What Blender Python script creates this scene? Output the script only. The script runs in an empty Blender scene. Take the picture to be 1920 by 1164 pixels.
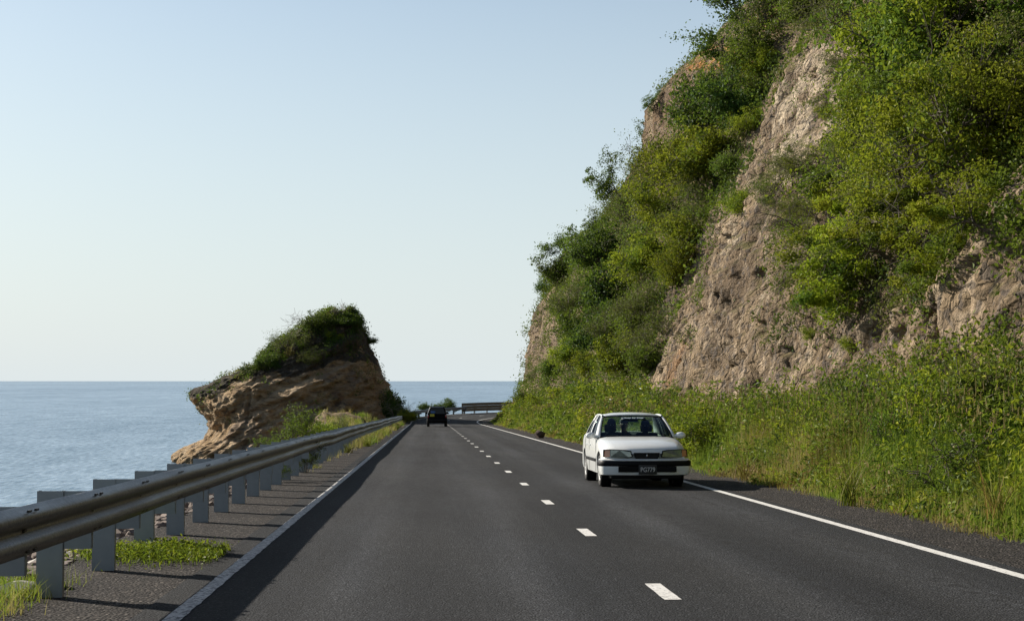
import bpy, bmesh, math, random
import numpy as np
from mathutils import Vector, Matrix
R = math.radians
# ---------------------------------------------------------------- camera, sky, sun, exposure
SC = bpy.context.scene
COL = SC.collection
CAM_H = 1.42
F = 2850.0                      # focal length in photo pixels (photo is 1920 wide)
VPX, HY = 803.0, 714.0          # road vanishing column, true horizon row
cd = bpy.data.cameras.new("camera"); cam = bpy.data.objects.new("camera", cd); COL.objects.link(cam)
cd.sensor_width = 36.0; cd.lens = F / 1920 * 36.0
cd.clip_start = 0.1; cd.clip_end = 120000
cam.location = (0, 0, CAM_H)
cam.rotation_euler = (R(90) + math.atan(132 / F), 0, -math.atan(157 / F))
SC.camera = cam
W = bpy.data.worlds.new("World"); SC.world = W; W.use_nodes = True
nt = W.node_tree
sky = nt.nodes.new("ShaderNodeTexSky"); sky.sky_type = 'NISHITA'; sky.sun_disc = False
SUN_DIR = Vector((-1.6, 1.25, 1.0)).normalized()
SUN_EL = math.asin(SUN_DIR.z)
SUN_ROT = math.atan2(SUN_DIR.x, SUN_DIR.y)     # clockwise from +Y
sky.sun_elevation = SUN_EL; sky.sun_rotation = SUN_ROT
sky.altitude = 0; sky.air_density = 1.0; sky.dust_density = 1.0; sky.ozone_density = 2.0
bg = nt.nodes["Background"]; bg.inputs[1].default_value = 0.1
# hazy maritime air: the lowest degrees of the sky fade to a pale bluish white
tc = nt.nodes.new("ShaderNodeTexCoord"); sxyz = nt.nodes.new("ShaderNodeSeparateXYZ"); nt.links.new(tc.outputs['Generated'], sxyz.inputs[0])
rmp = nt.nodes.new("ShaderNodeValToRGB"); el_ = rmp.color_ramp.elements
for _ in range(2): el_.new(.5)
for e_i, (p_, v_) in zip(el_, [(0.0, .96), (.10, .72), (.28, .26), (.75, .0)]): e_i.position = p_; e_i.color = (v_, v_, v_, 1)
nt.links.new(sxyz.outputs[2], rmp.inputs[0])
dim = nt.nodes.new("ShaderNodeMix"); dim.data_type = 'RGBA'; dim.blend_type = 'MULTIPLY'; dim.inputs[0].default_value = 1; dim.inputs[7].default_value = (.80, .83, .81, 1)
top_ = nt.nodes.new("ShaderNodeValToRGB"); top_.color_ramp.elements[0].position = .32; top_.color_ramp.elements[0].color = (1, 1, 1, 1)
top_.color_ramp.elements[1].position = .75; top_.color_ramp.elements[1].color = (.32, .38, .48, 1); nt.links.new(sxyz.outputs[2], top_.inputs[0])
tm_ = nt.nodes.new("ShaderNodeMix"); tm_.data_type = 'RGBA'; tm_.blend_type = 'MULTIPLY'; tm_.inputs[0].default_value = 1
nt.links.new(sky.outputs[0], tm_.inputs[6]); nt.links.new(top_.outputs[0], tm_.inputs[7]); nt.links.new(tm_.outputs[2], dim.inputs[6])
hz_ = nt.nodes.new("ShaderNodeMix"); hz_.data_type = 'RGBA'; hz_.inputs[7].default_value = (4.85, 5.35, 5.5, 1)
nt.links.new(rmp.outputs[0], hz_.inputs[0]); nt.links.new(dim.outputs[2], hz_.inputs[6]); nt.links.new(hz_.outputs[2], bg.inputs[0])
sl = bpy.data.lights.new("sun", 'SUN'); so = bpy.data.objects.new("sun", sl); COL.objects.link(so)
sl.energy = 5.0; sl.angle = R(0.6); sl.color = (1.0, 0.92, 0.81)
so.rotation_euler = SUN_DIR.to_track_quat('Z', 'Y').to_euler()
SC.view_settings.view_transform = 'Standard'; SC.view_settings.look = 'None'
SC.view_settings.gamma = 1.0; SC.view_settings.exposure = 0.6
SC.render.engine = 'CYCLES'
SC.cycles.max_bounces = 6; SC.cycles.transparent_max_bounces = 16
SC.cycles.diffuse_bounces = 3; SC.cycles.glossy_bounces = 3; SC.cycles.caustics_reflective = False

# ---------------------------------------------------------------- helpers
def mesh_np(name, V, faces, mats=(), mi=None, smooth=False, attrs=None):
    """V (n,3); faces: list of int arrays (m,k)"""
    me = bpy.data.meshes.new(name)
    V = np.asarray(V, dtype=np.float32)
    if not isinstance(faces, list): faces = [faces]
    faces = [np.asarray(f, dtype=np.int32) for f in faces if len(f)]
    loops = np.concatenate([f.ravel() for f in faces])
    tot = np.concatenate([np.full(len(f), f.shape[1], dtype=np.int32) for f in faces])
    start = np.concatenate([[0], np.cumsum(tot)[:-1]]).astype(np.int32)
    me.vertices.add(len(V)); me.vertices.foreach_set("co", V.ravel())
    me.loops.add(len(loops)); me.loops.foreach_set("vertex_index", loops)
    me.polygons.add(len(tot)); me.polygons.foreach_set("loop_start", start)
    me.polygons.foreach_set("loop_total", tot)
    if mi is not None: me.polygons.foreach_set("material_index", np.asarray(mi, dtype=np.int32))
    me.polygons.foreach_set("use_smooth", np.full(len(tot), smooth, dtype=bool))
    me.update(calc_edges=True)
    for m in mats: me.materials.append(m)
    if attrs:
        for k, a in attrs.items():
            at = me.attributes.new(k, 'FLOAT', 'POINT'); at.data.foreach_set("value", np.asarray(a, dtype=np.float32))
    return me

def link(name, me, parent=None, loc=None):
    o = bpy.data.objects.new(name, me); COL.objects.link(o)
    if parent is not None: o.parent = parent
    if loc is not None: o.location = loc
    return o

def tag(o, label=None, cat=None, group=None, kind=None):
    if label: o["label"] = label
    if cat: o["category"] = cat
    if group: o["group"] = group
    if kind: o["kind"] = kind
    return o

def empty(name, loc=(0, 0, 0), rot=(0, 0, 0)):
    o = bpy.data.objects.new(name, None); COL.objects.link(o)
    o.empty_display_size = .3; o.location = loc; o.rotation_euler = rot
    return o

def grid_faces(nr, nc, wrap=False):
    r = np.arange(nr - 1)[:, None]; c = np.arange(nc if wrap else nc - 1)[None, :]
    a = r * nc + c; b = r * nc + (c + 1) % nc
    return np.stack([a, b, b + nc, a + nc], -1).reshape(-1, 4)

def _hash(ix, iy, iz, seed):
    h = (ix.astype(np.int64) * 374761393 + iy.astype(np.int64) * 668265263 + iz.astype(np.int64) * 2147483647 + seed * 1274126177) & 0xFFFFFFFF
    h = ((h ^ (h >> 13)) * 1103515245 + 12345) & 0xFFFFFFFF
    h = ((h ^ (h >> 16)) * 2246822519) & 0xFFFFFFFF
    return ((h ^ (h >> 15)) & 0xFFFFFF) / float(0xFFFFFF)

def vnoise(x, y, z=0.0, seed=0):
    x, y, z = np.broadcast_arrays(np.asarray(x, float), np.asarray(y, float), np.asarray(z, float))
    ix, iy, iz = np.floor(x), np.floor(y), np.floor(z)
    fx, fy, fz = x - ix, y - iy, z - iz
    u, v, w = [t * t * t * (t * (t * 6 - 15) + 10) for t in (fx, fy, fz)]
    r = 0
    for dx in (0, 1):
        for dy in (0, 1):
            for dz in (0, 1):
                r = r + _hash(ix + dx, iy + dy, iz + dz, seed) * (u if dx else 1 - u) * (v if dy else 1 - v) * (w if dz else 1 - w)
    return r * 2 - 1

def fbm(x, y, z=0.0, oct=4, seed=0, gain=.5):
    a, s, t = 1.0, 0.0, 0.0
    for k in range(oct):
        s = s + a * vnoise(np.asarray(x) * 2.03 ** k, np.asarray(y) * 2.03 ** k, np.asarray(z) * 2.03 ** k, seed + k * 17); t += a; a *= gain
    return s / t

def sstep(a, b, x):
    t = np.clip((np.asarray(x, float) - a) / (b - a), 0, 1); return t * t * (3 - 2 * t)

def in_poly(px, py, poly):
    inside = np.zeros(np.shape(px), bool); n = len(poly)
    for i in range(n):
        x1, y1 = poly[i]; x2, y2 = poly[(i + 1) % n]
        c = ((y1 > py) != (y2 > py)) & (px < (x2 - x1) * (py - y1) / ((y2 - y1) or 1e-9) + x1)
        inside ^= c
    return inside

def leaf_quads(C, size, rng, up=.4, wid=.3, fold=.12):
    n = len(C)
    d = rng.normal(size=(n, 3)); d /= np.linalg.norm(d, axis=1)[:, None]
    m = rng.normal(size=(n, 3)); m[:, 2] = np.abs(m[:, 2]) + up
    s = np.cross(m, d); s /= np.linalg.norm(s, axis=1)[:, None] + 1e-9
    nn = np.cross(d, s)
    L = (size * (0.6 + 0.8 * rng.random(n)))[:, None]
    V = np.stack([C - d * L * .5, C + s * L * wid + nn * L * fold, C + d * L * .5, C - s * L * wid + nn * L * fold], 1).reshape(-1, 3)
    return V, np.arange(n * 4).reshape(-1, 4)

def tubes(P0, P1, R0, R1, k=5):
    P0, P1 = np.asarray(P0, float), np.asarray(P1, float); R0, R1 = np.asarray(R0, float), np.asarray(R1, float)
    n = len(P0); d = P1 - P0; d /= np.linalg.norm(d, axis=1)[:, None] + 1e-9
    a = np.where(np.abs(d[:, 2:3]) < .9, np.array([[0, 0, 1.]]), np.array([[1., 0, 0]]))
    u = np.cross(d, a); u /= np.linalg.norm(u, axis=1)[:, None]; v = np.cross(d, u)
    th = np.arange(k) * 2 * np.pi / k
    ring = u[:, None, :] * np.cos(th)[None, :, None] + v[:, None, :] * np.sin(th)[None, :, None]
    A = P0[:, None, :] + ring * R0[:, None, None]; B = P1[:, None, :] + ring * R1[:, None, None]
    V = np.concatenate([A, B], 1).reshape(-1, 3)
    j = np.arange(k); q = np.stack([j, (j + 1) % k, (j + 1) % k + k, j + k], -1)
    return V, (q[None] + (np.arange(n) * 2 * k)[:, None, None]).reshape(-1, 4)

class Acc:
    """collects quads with material indices into one mesh"""
    def __init__(s): s.V = []; s.Q = []; s.M = []; s.n = 0
    def add(s, V, Q, m=0):
        s.V.append(V); s.Q.append(np.asarray(Q) + s.n); s.n += len(V)
        s.M.append(np.full(len(Q), m) if np.isscalar(m) else np.asarray(m))
    def mesh(s, name, mats, smooth=False):
        return mesh_np(name, np.concatenate(s.V), np.concatenate(s.Q), mats, np.concatenate(s.M), smooth)

# ---------------------------------------------------------------- material helpers
class NB:
    def __init__(s, name):
        s.m = bpy.data.materials.new(name); s.m.use_nodes = True; s.t = s.m.node_tree
        s.b = s.t.nodes["Principled BSDF"]; s.out = s.t.nodes["Material Output"]
        s._co = None
    def n(s, typ, **kw):
        x = s.t.nodes.new(typ)
        for k, v in kw.items(): setattr(x, k, v)
        return x
    def l(s, a, b): s.t.links.new(a, b)
    def co(s, scale=(1, 1, 1), which='Object', rot=(0, 0, 0)):
        if s._co is None: s._co = s.n("ShaderNodeTexCoord")
        mp = s.n("ShaderNodeMapping"); mp.inputs['Scale'].default_value = scale; mp.inputs['Rotation'].default_value = rot
        s.l(s._co.outputs[which], mp.inputs[0]); return mp.outputs[0]
    def noise(s, co, scale, detail=4, rough=.55, dist=0):
        x = s.n("ShaderNodeTexNoise"); s.l(co, x.inputs['Vector']); x.inputs['Scale'].default_value = scale
        x.inputs['Detail'].default_value = detail; x.inputs['Roughness'].default_value = rough; x.inputs['Distortion'].default_value = dist
        return x.outputs['Fac']
    def vor(s, co, scale, feature='F1', out='Distance', rnd=1.0):
        x = s.n("ShaderNodeTexVoronoi"); x.feature = feature; s.l(co, x.inputs['Vector']); x.inputs['Scale'].default_value = scale
        x.inputs['Randomness'].default_value = rnd
        return x.outputs[out]
    def ramp(s, fac, stops, interp='LINEAR'):
        x = s.n("ShaderNodeValToRGB"); x.color_ramp.interpolation = interp; e = x.color_ramp.elements
        while len(e) < len(stops): e.new(.5)
        for el, (p, c) in zip(e, stops):
            el.position = p; el.color = (c, c, c, 1) if np.isscalar(c) else (*c, 1)
        s.l(fac, x.inputs[0]); return x.outputs[0]
    def mix(s, fac, a, b, typ='MIX'):
        x = s.n("ShaderNodeMix"); x.data_type = 'RGBA'; x.blend_type = typ
        for i, v in ((0, fac), (6, a), (7, b)):
            if hasattr(v, 'is_output'): s.l(v, x.inputs[i])
            elif i == 0: x.inputs[0].default_value = v
            else: x.inputs[i].default_value = (*v, 1) if not np.isscalar(v) else (v, v, v, 1)
        return x.outputs[2]
    def math(s, op, a, b=None, c=None):
        x = s.n("ShaderNodeMath"); x.operation = op
        for i, v in enumerate((a, b, c)):
            if v is None: continue
            if hasattr(v, 'is_output'): s.l(v, x.inputs[i])
            else: x.inputs[i].default_value = v
        return x.outputs[0]
    def bump(s, h, strength=.5, dist=.05, prev=None):
        x = s.n("ShaderNodeBump"); x.inputs['Strength'].default_value = strength; x.inputs['Distance'].default_value = dist
        s.l(h, x.inputs['Height'])
        if prev is not None: s.l(prev, x.inputs['Normal'])
        return x.outputs[0]
    def set(s, color=None, rough=None, metal=None, normal=None, spec=None, coat=None, **kw):
        for key, v in (('Base Color', color), ('Roughness', rough), ('Metallic', metal), ('Normal', normal), ('Specular IOR Level', spec), ('Coat Weight', coat)):
            if v is None: continue
            if hasattr(v, 'is_output'): s.l(v, s.b.inputs[key])
            elif key == 'Base Color': s.b.inputs[key].default_value = (*v, 1)
            else: s.b.inputs[key].default_value = v
        return s.m

def flat_mat(name, color, rough=.5, metal=0, coat=0, var=.12, scale=6, spec=.5):
    b = NB(name); n = b.noise(b.co(), scale, 5)
    c = b.mix(b.ramp(n, [(.3, 0.0), (.7, 1.0)]), tuple(x * (1 - var) for x in color), tuple(min(1, x * (1 + var)) for x in color))
    return b.set(color=c, rough=rough, metal=metal, coat=coat, spec=spec)

def leaf_mat(name, c1, c2, transl=.35, rough=.5, c3=None):
    """leaf colour varies leaf by leaf and tree by tree"""
    b = NB(name)
    g = b.n("ShaderNodeNewGeometry"); oi = b.n("ShaderNodeObjectInfo")
    nz = b.noise(b.co(), .9, 3)
    f = b.math('ADD', b.math('MULTIPLY', g.outputs['Random Per Island'], .55), b.math('MULTIPLY', b.ramp(nz, [(.35, 0.), (.65, 1.)]), .45))
    stops = [(0.05, c1), (.85, c2)] + ([(1.0, c3)] if c3 else [])
    col = b.ramp(f, stops)
    hs = b.n("ShaderNodeHueSaturation"); b.l(col, hs.inputs['Color'])
    b.l(b.math('MULTIPLY_ADD', oi.outputs['Random'], .035, .483), hs.inputs['Hue'])
    b.l(b.math('MULTIPLY_ADD', oi.outputs['Random'], .60, .80), hs.inputs['Value'])
    b.set(color=hs.outputs[0], rough=rough, spec=.08)
    tr = b.n("ShaderNodeBsdfTranslucent"); b.l(b.mix(.35, hs.outputs[0], (.25, .36, .03)), tr.inputs[0])
    mx = b.n("ShaderNodeMixShader"); mx.inputs[0].default_value = transl
    b.l(b.b.outputs[0], mx.inputs[1]); b.l(tr.outputs[0], mx.inputs[2]); b.l(mx.outputs[0], b.out.inputs[0])
    return b.m

# ---------------------------------------------------------------- materials
def make_materials():
    M = {}
    # asphalt carriageway ("off" = metres right of the centre line)
    b = NB("asphalt"); co = b.co(); at = b.n("ShaderNodeAttribute", attribute_name="off")
    big = b.noise(b.co((1, .12, 1)), .9, 4)
    tr = b.noise(b.co((1, .012, 1)), 1.9, 6, .68)
    base = b.mix(b.ramp(tr, [(.33, 0.), (.7, 1.)]), (.019, .0205, .0230), (.035, .0370, .0405))
    base = b.mix(b.ramp(big, [(.35, 0.), (.7, .55)]), base, (.036, .035, .033))
    vd = b.vor(co, 75, out='Color')
    sp = b.n("ShaderNodeSeparateColor"); b.l(vd, sp.inputs[0])
    chips = b.ramp(sp.outputs[0], [(.0, .55), (.72, 1.0), (.93, 1.6), (1., 3.2)])
    base = b.mix(1.0, base, chips, 'MULTIPLY')
    lane = b.math('ABSOLUTE', b.math('SUBTRACT', b.math('ABSOLUTE', b.math('ADD', at.outputs['Fac'], .05)), 1.75))
    wob = b.math('MULTIPLY', b.math('SUBTRACT', b.noise(b.co((1, .03, 1)), 1.2, 4, .6), .5), .9)
    track = b.ramp(b.math('ABSOLUTE', b.math('SUBTRACT', b.math('ADD', lane, wob), .8)), [(.0, 1.32), (.34, 1.0), (.8, .72)])
    base = b.mix(1.0, base, track, 'MULTIPLY')
    patch_ = b.ramp(b.noise(b.co((1, .3, 1)), .35, 6, .65), [(.38, .80), (.5, 1.0), (.66, 1.22)])
    base = b.mix(1.0, base, patch_, 'MULTIPLY')
    rb = b.noise(b.co((1, .18, 1)), 7, 4, .7)
    line = b.math('MULTIPLY', b.ramp(rb, [(.56, 0.), (.64, 1.)]), b.ramp(b.math('ABSOLUTE', b.math('SUBTRACT', b.math('ABSOLUTE', b.math('SUBTRACT', at.outputs['Fac'], 1.75)), .82)), [(.0, 1.), (.22, 0.)]))
    base = b.mix(b.math('MULTIPLY', line, .6), base, (.018, .018, .018))
    seam = b.math('ABSOLUTE', b.math('SUBTRACT', b.math('ABSOLUTE', b.math('SUBTRACT', b.math('ADD', at.outputs['Fac'], b.math('MULTIPLY', wob, .25)), 1.9)), .55))
    seam = b.math('MULTIPLY', b.ramp(seam, [(.02, 1.), (.16, 0.)]), b.ramp(b.noise(b.co((1, .5, 1)), 9, 5, .75), [(.48, 0.), (.56, 1.)]))
    base = b.mix(b.math('MULTIPLY', seam, .75), base, (.012, .012, .012))
    vh = b.vor(co, 60)
    h = b.math('ADD', b.math('MULTIPLY', vh, -1.0), b.math('MULTIPLY', b.noise(co, 18, 5, .7), .8))
    M['asphalt'] = b.set(color=base, rough=.93, spec=.18, normal=b.bump(h, .8, .012))
    # shoulder: coarse chippings
    b = NB("chippings"); co = b.co()
    c = b.ramp(b.noise(co, 1.3, 5), [(.3, (.026, .023, .021)), (.7, (.044, .038, .033))])
    sp = b.n("ShaderNodeSeparateColor"); b.l(b.vor(co, 42, out='Color'), sp.inputs[0])
    c = b.mix(1.0, c, b.ramp(sp.outputs[1], [(0, .45), (.6, 1.), (.93, 1.9), (1., 5.)]), 'MULTIPLY')
    M['chippings'] = b.set(color=c, rough=.95, spec=.2, normal=b.bump(b.math('MULTIPLY', b.vor(co, 38), -1.), 1., .03))
    # road paint
    for nm, lo in (('paint', .66), ('paint_worn', .54)):
        b = NB(nm); co = b.co()
        n = b.noise(co, 22, 6, .75); n2 = b.noise(co, 3, 3)
        c = b.mix(b.ramp(n2, [(.3, 0.), (.7, 1.)]), (lo, lo * .975, lo * .91), (lo + .10, lo + .09, lo + .05))
        if nm == 'paint_worn': c = b.mix(b.ramp(n, [(.50, 0.), (.56, .9)]), c, (.05, .048, .045))
        else: c = b.mix(b.ramp(n, [(.54, 0.), (.62, .8)]), c, (.12, .115, .11))
        M[nm] = b.set(color=c, rough=.75, normal=b.bump(n, .4, .01))
    # soil / rubble ground
    b = NB("soil"); co = b.co()
    c = b.ramp(b.noise(co, .35, 6, .62), [(.3, (.13, .095, .06)), (.5, (.27, .19, .115)), (.7, (.36, .27, .18))])
    c = b.mix(b.ramp(b.noise(co, 2.2, 6, .7), [(.5, 0.), (.62, 1.)]), c, (.12, .105, .085))
    c = b.mix(b.ramp(b.noise(co, .8, 4), [(.5, 0.), (.68, .6)]), c, (.12, .13, .045))
    h = b.math('ADD', b.noise(co, 3, 8, .7), b.math('MULTIPLY', b.vor(co, 9), -.35))
    M['soil'] = b.set(color=c, rough=.95, spec=.1, normal=b.bump(h, 1., .25))
    # cliff rock
    b = NB("cliff_rock"); co = b.co(); st = b.co((1, 1.0, .35), rot=(R(14), 0, 0))
    c = b.ramp(b.noise(co, .22, 7, .62), [(.30, (.105, .078, .052)), (.46, (.205, .150, .096)), (.58, (.325, .240, .150)), (.74, (.52, .40, .255))])
    c = b.mix(b.ramp(b.noise(st, 1.1, 8, .7, .6), [(.52, 0.), (.64, .8)]), c, (.56, .44, .31))
    c = b.mix(b.ramp(b.noise(st, 2.6, 8, .72, .4), [(.52, 0.), (.66, .8)]), c, (.15, .12, .098))
    c = b.mix(b.ramp(b.noise(co, .09, 3), [(.6, 0.), (.7, .45)]), c, (.42, .20, .07))
    for an, cl_a, cl_b in (('pale', (.46, .36, .25), (.66, .55, .40)), ('brown', (.13, .085, .055), (.27, .18, .11)), ('orange', (.45, .19, .05), (.60, .30, .10))):
        az = b.n("ShaderNodeAttribute", attribute_name=an)
        fz = b.ramp(b.math('ADD', az.outputs['Fac'], b.math('MULTIPLY', b.math('SUBTRACT', b.noise(co, .8, 6, .65), .5), 1.1)), [(.45, 0.), (.62, .85)])
        c = b.mix(fz, c, b.mix(b.ramp(b.noise(st, 1.8, 7, .7), [(.38, 0.), (.6, 1.)]), cl_a, cl_b))
    cell = b.n("ShaderNodeSeparateColor"); b.l(b.vor(co, 5.5, out='Color'), cell.inputs[0])
    c = b.mix(b.ramp(cell.outputs[0], [(.82, 0.), (.86, .6)]), c, (.13, .115, .105))
    ge = b.n("ShaderNodeNewGeometry"); sx = b.n("ShaderNodeSeparateXYZ"); b.l(ge.outputs['Normal'], sx.inputs[0])
    gr = b.math('MULTIPLY', b.ramp(sx.outputs[2], [(.5, 0.), (.75, 1.)]), b.ramp(b.noise(co, .7, 5), [(.42, 0.), (.58, .85)]))
    c = b.mix(gr, c, b.mix(b.noise(co, 5, 4), (.07, .085, .02), (.20, .155, .07)))
    v1 = b.vor(co, 2.3); v2 = b.vor(co, 6.5)
    wx = b.n("ShaderNodeTexNoise"); b.l(co, wx.inputs['Vector']); wx.inputs['Scale'].default_value = 1.2; wx.inputs['Detail'].default_value = 4
    wm = b.n("ShaderNodeVectorMath", operation='MULTIPLY_ADD'); b.l(wx.outputs['Color'], wm.inputs[0]); wm.inputs[1].default_value = (.9, .9, .9); b.l(b.co((1, .8, 1.3), rot=(R(20), 0, 0)), wm.inputs[2])
    crack = b.math('ADD', b.ramp(b.vor(wm.outputs[0], .85, feature='DISTANCE_TO_EDGE'), [(0., .0), (.07, 1.)]), b.math('MULTIPLY', b.ramp(b.vor(wm.outputs[0], 2.7, feature='DISTANCE_TO_EDGE'), [(0., 0.), (.09, 1.)]), .45))
    h = b.math('ADD', b.math('ADD', b.math('MULTIPLY', b.noise(co, 1.6, 10, .68), 1.6), b.math('MULTIPLY', v1, -.5)), b.math('MULTIPLY', v2, -.28)); h = b.math('ADD', h, b.math('MULTIPLY', crack, .36))
    M['cliff'] = b.set(color=c, rough=.95, spec=.12, normal=b.bump(h, 1.0, .34))
    # headland rock: dipping strata, dark cap
    b = NB("headland_rock"); co = b.co(); st = b.co((.35, .35, 1.6), rot=(0, R(-24), 0)); hz = b.n("ShaderNodeAttribute", attribute_name="cap")
    c = b.ramp(b.noise(st, .55, 7, .6, .5), [(.32, (.26, .17, .10)), (.45, (.46, .32, .18)), (.58, (.60, .44, .27)), (.72, (.70, .56, .38))])
    c = b.mix(b.ramp(b.noise(st, 1.6, 8, .7, 1.), [(.54, 0.), (.64, .8)]), c, (.085, .07, .06))
    c = b.mix(b.ramp(b.noise(co, .25, 5), [(.5, 0.), (.65, .5)]), c, (.27, .22, .19))
    capf = b.math('ADD', hz.outputs['Fac'], b.math('MULTIPLY', b.math('SUBTRACT', b.noise(co, .9, 6), .5), 1.3))
    c = b.mix(b.ramp(capf, [(.42, 0.), (.58, .95)]), c, b.mix(b.noise(co, 2.5, 6), (.045, .042, .036), (.13, .115, .09)))
    h = b.math('ADD', b.noise(co, .9, 10, .7), b.math('MULTIPLY', b.noise(st, 2.2, 8, .7), .7))
    h = b.math('ADD', h, b.math('MULTIPLY', b.vor(co, 1.6), -.5)); M['headland'] = b.set(color=c, rough=.95, spec=.1, normal=b.bump(h, 1., 1.1))
    # sea: blue water body plus sky reflection; small waves break the reflection up
    b = NB("sea_water")
    h1 = b.noise(b.co((2.0, .42, 1)), 1.0, 3, .7); h2 = b.noise(b.co((.22, .05, 1)), 1.0, 4, .65); h3 = b.noise(b.co((.03, .006, 1)), 1.0, 4, .6); h4 = b.noise(b.co((.0045, .0012, 1)), 1.0, 4, .6)
    rip = b.math('ADD', b.math('ADD', b.math('MULTIPLY', h1, .50), b.math('MULTIPLY', h2, .22)), b.math('ADD', b.math('MULTIPLY', h3, .14), b.math('MULTIPLY', h4, .14)))
    fac = b.ramp(rip, [(.36, .28), (.50, .58), (.62, .86)])
    df = b.n("ShaderNodeBsdfDiffuse"); b.l(b.mix(h4, (.040, .095, .150), (.062, .125, .180)), df.inputs[0])
    gl = b.n("ShaderNodeBsdfGlossy"); gl.inputs['Roughness'].default_value = .22; gl.inputs[0].default_value = (.88, .94, 1., 1)
    b.l(b.bump(h1, .6, .5), gl.inputs['Normal'])
    mx = b.n("ShaderNodeMixShader"); b.l(fac, mx.inputs[0]); b.l(df.outputs[0], mx.inputs[1]); b.l(gl.outputs[0], mx.inputs[2]); b.l(mx.outputs[0], b.out.inputs[0])
    M['sea'] = b.m
    # galvanised steel
    b = NB("galvanised_steel"); co = b.co()
    n = b.noise(b.co((1, .3, 1)), 3, 6, .6); v = b.vor(co, 60, out='Color')
    sp = b.n("ShaderNodeSeparateColor"); b.l(v, sp.inputs[0])
    c = b.mix(b.ramp(n, [(.3, 0.), (.7, 1.)]), (.085, .087, .092), (.155, .155, .155))
    c = b.mix(b.math('MULTIPLY', sp.outputs[0], .25), c, (.5, .51, .52))
    c = b.mix(b.ramp(b.noise(co, 1.3, 5, .7), [(.62, 0.), (.75, .4)]), c, (.14, .12, .10))
    M['steel'] = b.set(color=c, metal=.35, rough=b.ramp(n, [(.3, .38), (.7, .55)]), normal=b.bump(b.noise(co, 7, 3), .25, .01))
    b = NB("post_steel"); co = b.co()
    c = b.mix(b.noise(co, 4, 6, .6), (.17, .20, .225), (.29, .33, .36))
    c = b.mix(b.ramp(b.noise(b.co((6, 6, .8)), 2, 5, .7), [(.58, 0.), (.75, .45)]), c, (.16, .14, .12))
    M['post'] = b.set(color=c, metal=.35, rough=.5)
    M['weathered'] = flat_mat("weathered_rail", (.20, .175, .13), .6, .3, var=.3)
    M['dark_bolt'] = flat_mat("dark_bolt", (.03, .03, .03), .6)
    # vegetation
    M['leaf_bright'] = leaf_mat("leaf_bright", (.105, .135, .010), (.320, .345, .026), .38, c3=(.44, .40, .05))
    M['leaf_mid'] = leaf_mat("leaf_mid", (.046, .082, .012), (.145, .205, .030), .36)
    M['leaf_dark'] = leaf_mat("leaf_dark", (.020, .046, .012), (.065, .110, .026), .28)
    M['leaf_olive'] = leaf_mat("leaf_olive", (.062, .070, .026), (.165, .158, .062), .3)
    M['leaf_dry'] = leaf_mat("leaf_dry", (.13, .09, .035), (.32, .24, .10), .3)
    M['grass_green'] = leaf_mat("grass_green", (.060, .098, .012), (.200, .265, .036), .36)
    M['grass_yellow'] = leaf_mat("grass_yellow", (.13, .14, .022), (.30, .29, .06), .4)
    M['grass_dry'] = leaf_mat("grass_dry", (.16, .11, .05), (.40, .30, .15), .35)
    M['grass_rust'] = leaf_mat("grass_rust", (.12, .055, .02), (.24, .13, .05), .3)
    M['leaf_shiny'] = leaf_mat("leaf_shiny", (.05, .08, .02), (.13, .17, .05), .25, rough=.42)
    M['bark'] = flat_mat("bark", (.11, .088, .07), .9, var=.4, scale=9)
    M['bark_pale'] = flat_mat("bark_pale", (.25, .21, .17), .9, var=.3, scale=9)
    M['stone'] = flat_mat("stone", (.17, .13, .105), .92, var=.45, scale=.9)
    M['stone_dark'] = flat_mat("stone_dark", (.060, .036, .025), .92, var=.4, scale=5)
    M['stone_pale'] = flat_mat("stone_pale", (.42, .39, .34), .9, var=.3, scale=5)
    # vehicles
    b = NB("white_paint"); n = b.noise(b.co(), 3, 4)
    M['car_white'] = b.set(color=b.mix(n, (.76, .78, .76), (.81, .83, .81)), rough=.28, coat=.6)
    b = NB("black_paint"); M['car_black'] = b.set(color=b.mix(b.noise(b.co(), 3, 4), (.002, .002, .003), (.004, .004, .005)), rough=.5, coat=.0, spec=.06)
    M['trim_black'] = flat_mat("trim_black", (.005, .005, .006), .5, var=.2, spec=.15)
    M['rubber'] = flat_mat("rubber", (.018, .017, .016), .85, var=.25, scale=20)
    M['hubcap'] = flat_mat("hubcap", (.55, .55, .54), .35, .6)
    M['chrome'] = flat_mat("chrome", (.6, .6, .6), .2, .9, var=.05)
    M['lamp_glass'] = flat_mat("lamp_glass", (.23, .26, .22), .12, .3, coat=1., var=.3, scale=9)
    M['amber'] = flat_mat("amber_lens", (.60, .24, .12), .2, coat=1., var=.1)
    M['red_lens'] = flat_mat("red_lens", (.25, .01, .015), .2, coat=1.)
    M['plate_black'] = flat_mat("plate_black", (.012, .012, .012), .5)
    M['plate_yellow'] = flat_mat("plate_yellow", (.50, .42, .03), .5)
    M['letter_white'] = flat_mat("letter_white", (.62, .62, .60), .5, var=.05)
    M['strip_tint'] = flat_mat("strip_tint", (.01, .03, .05), .6)
    M['letter_tint'] = flat_mat("letter_tint", (.75, .85, .88), .5)
    M['interior'] = flat_mat("interior", (.05, .052, .055), .85)
    M['seat_fabric'] = flat_mat("seat_fabric", (.10, .10, .105), .95)
    M['dark_glass'] = flat_mat("dark_glass", (.003, .004, .008), .15, coat=.0, spec=.2, var=.1)
    M['reflection_blue'] = flat_mat("blue_reflection_paint", (.03, .10, .30), .4, var=.5, scale=3)  # painted stand-in for the blue reflection on the rear window
    M['skin'] = flat_mat("skin", (.11, .06, .04), .5, var=.1)
    M['hair'] = flat_mat("hair", (.012, .010, .009), .8)
    M['eye'] = flat_mat("eye", (.5, .48, .45), .3)
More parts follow.
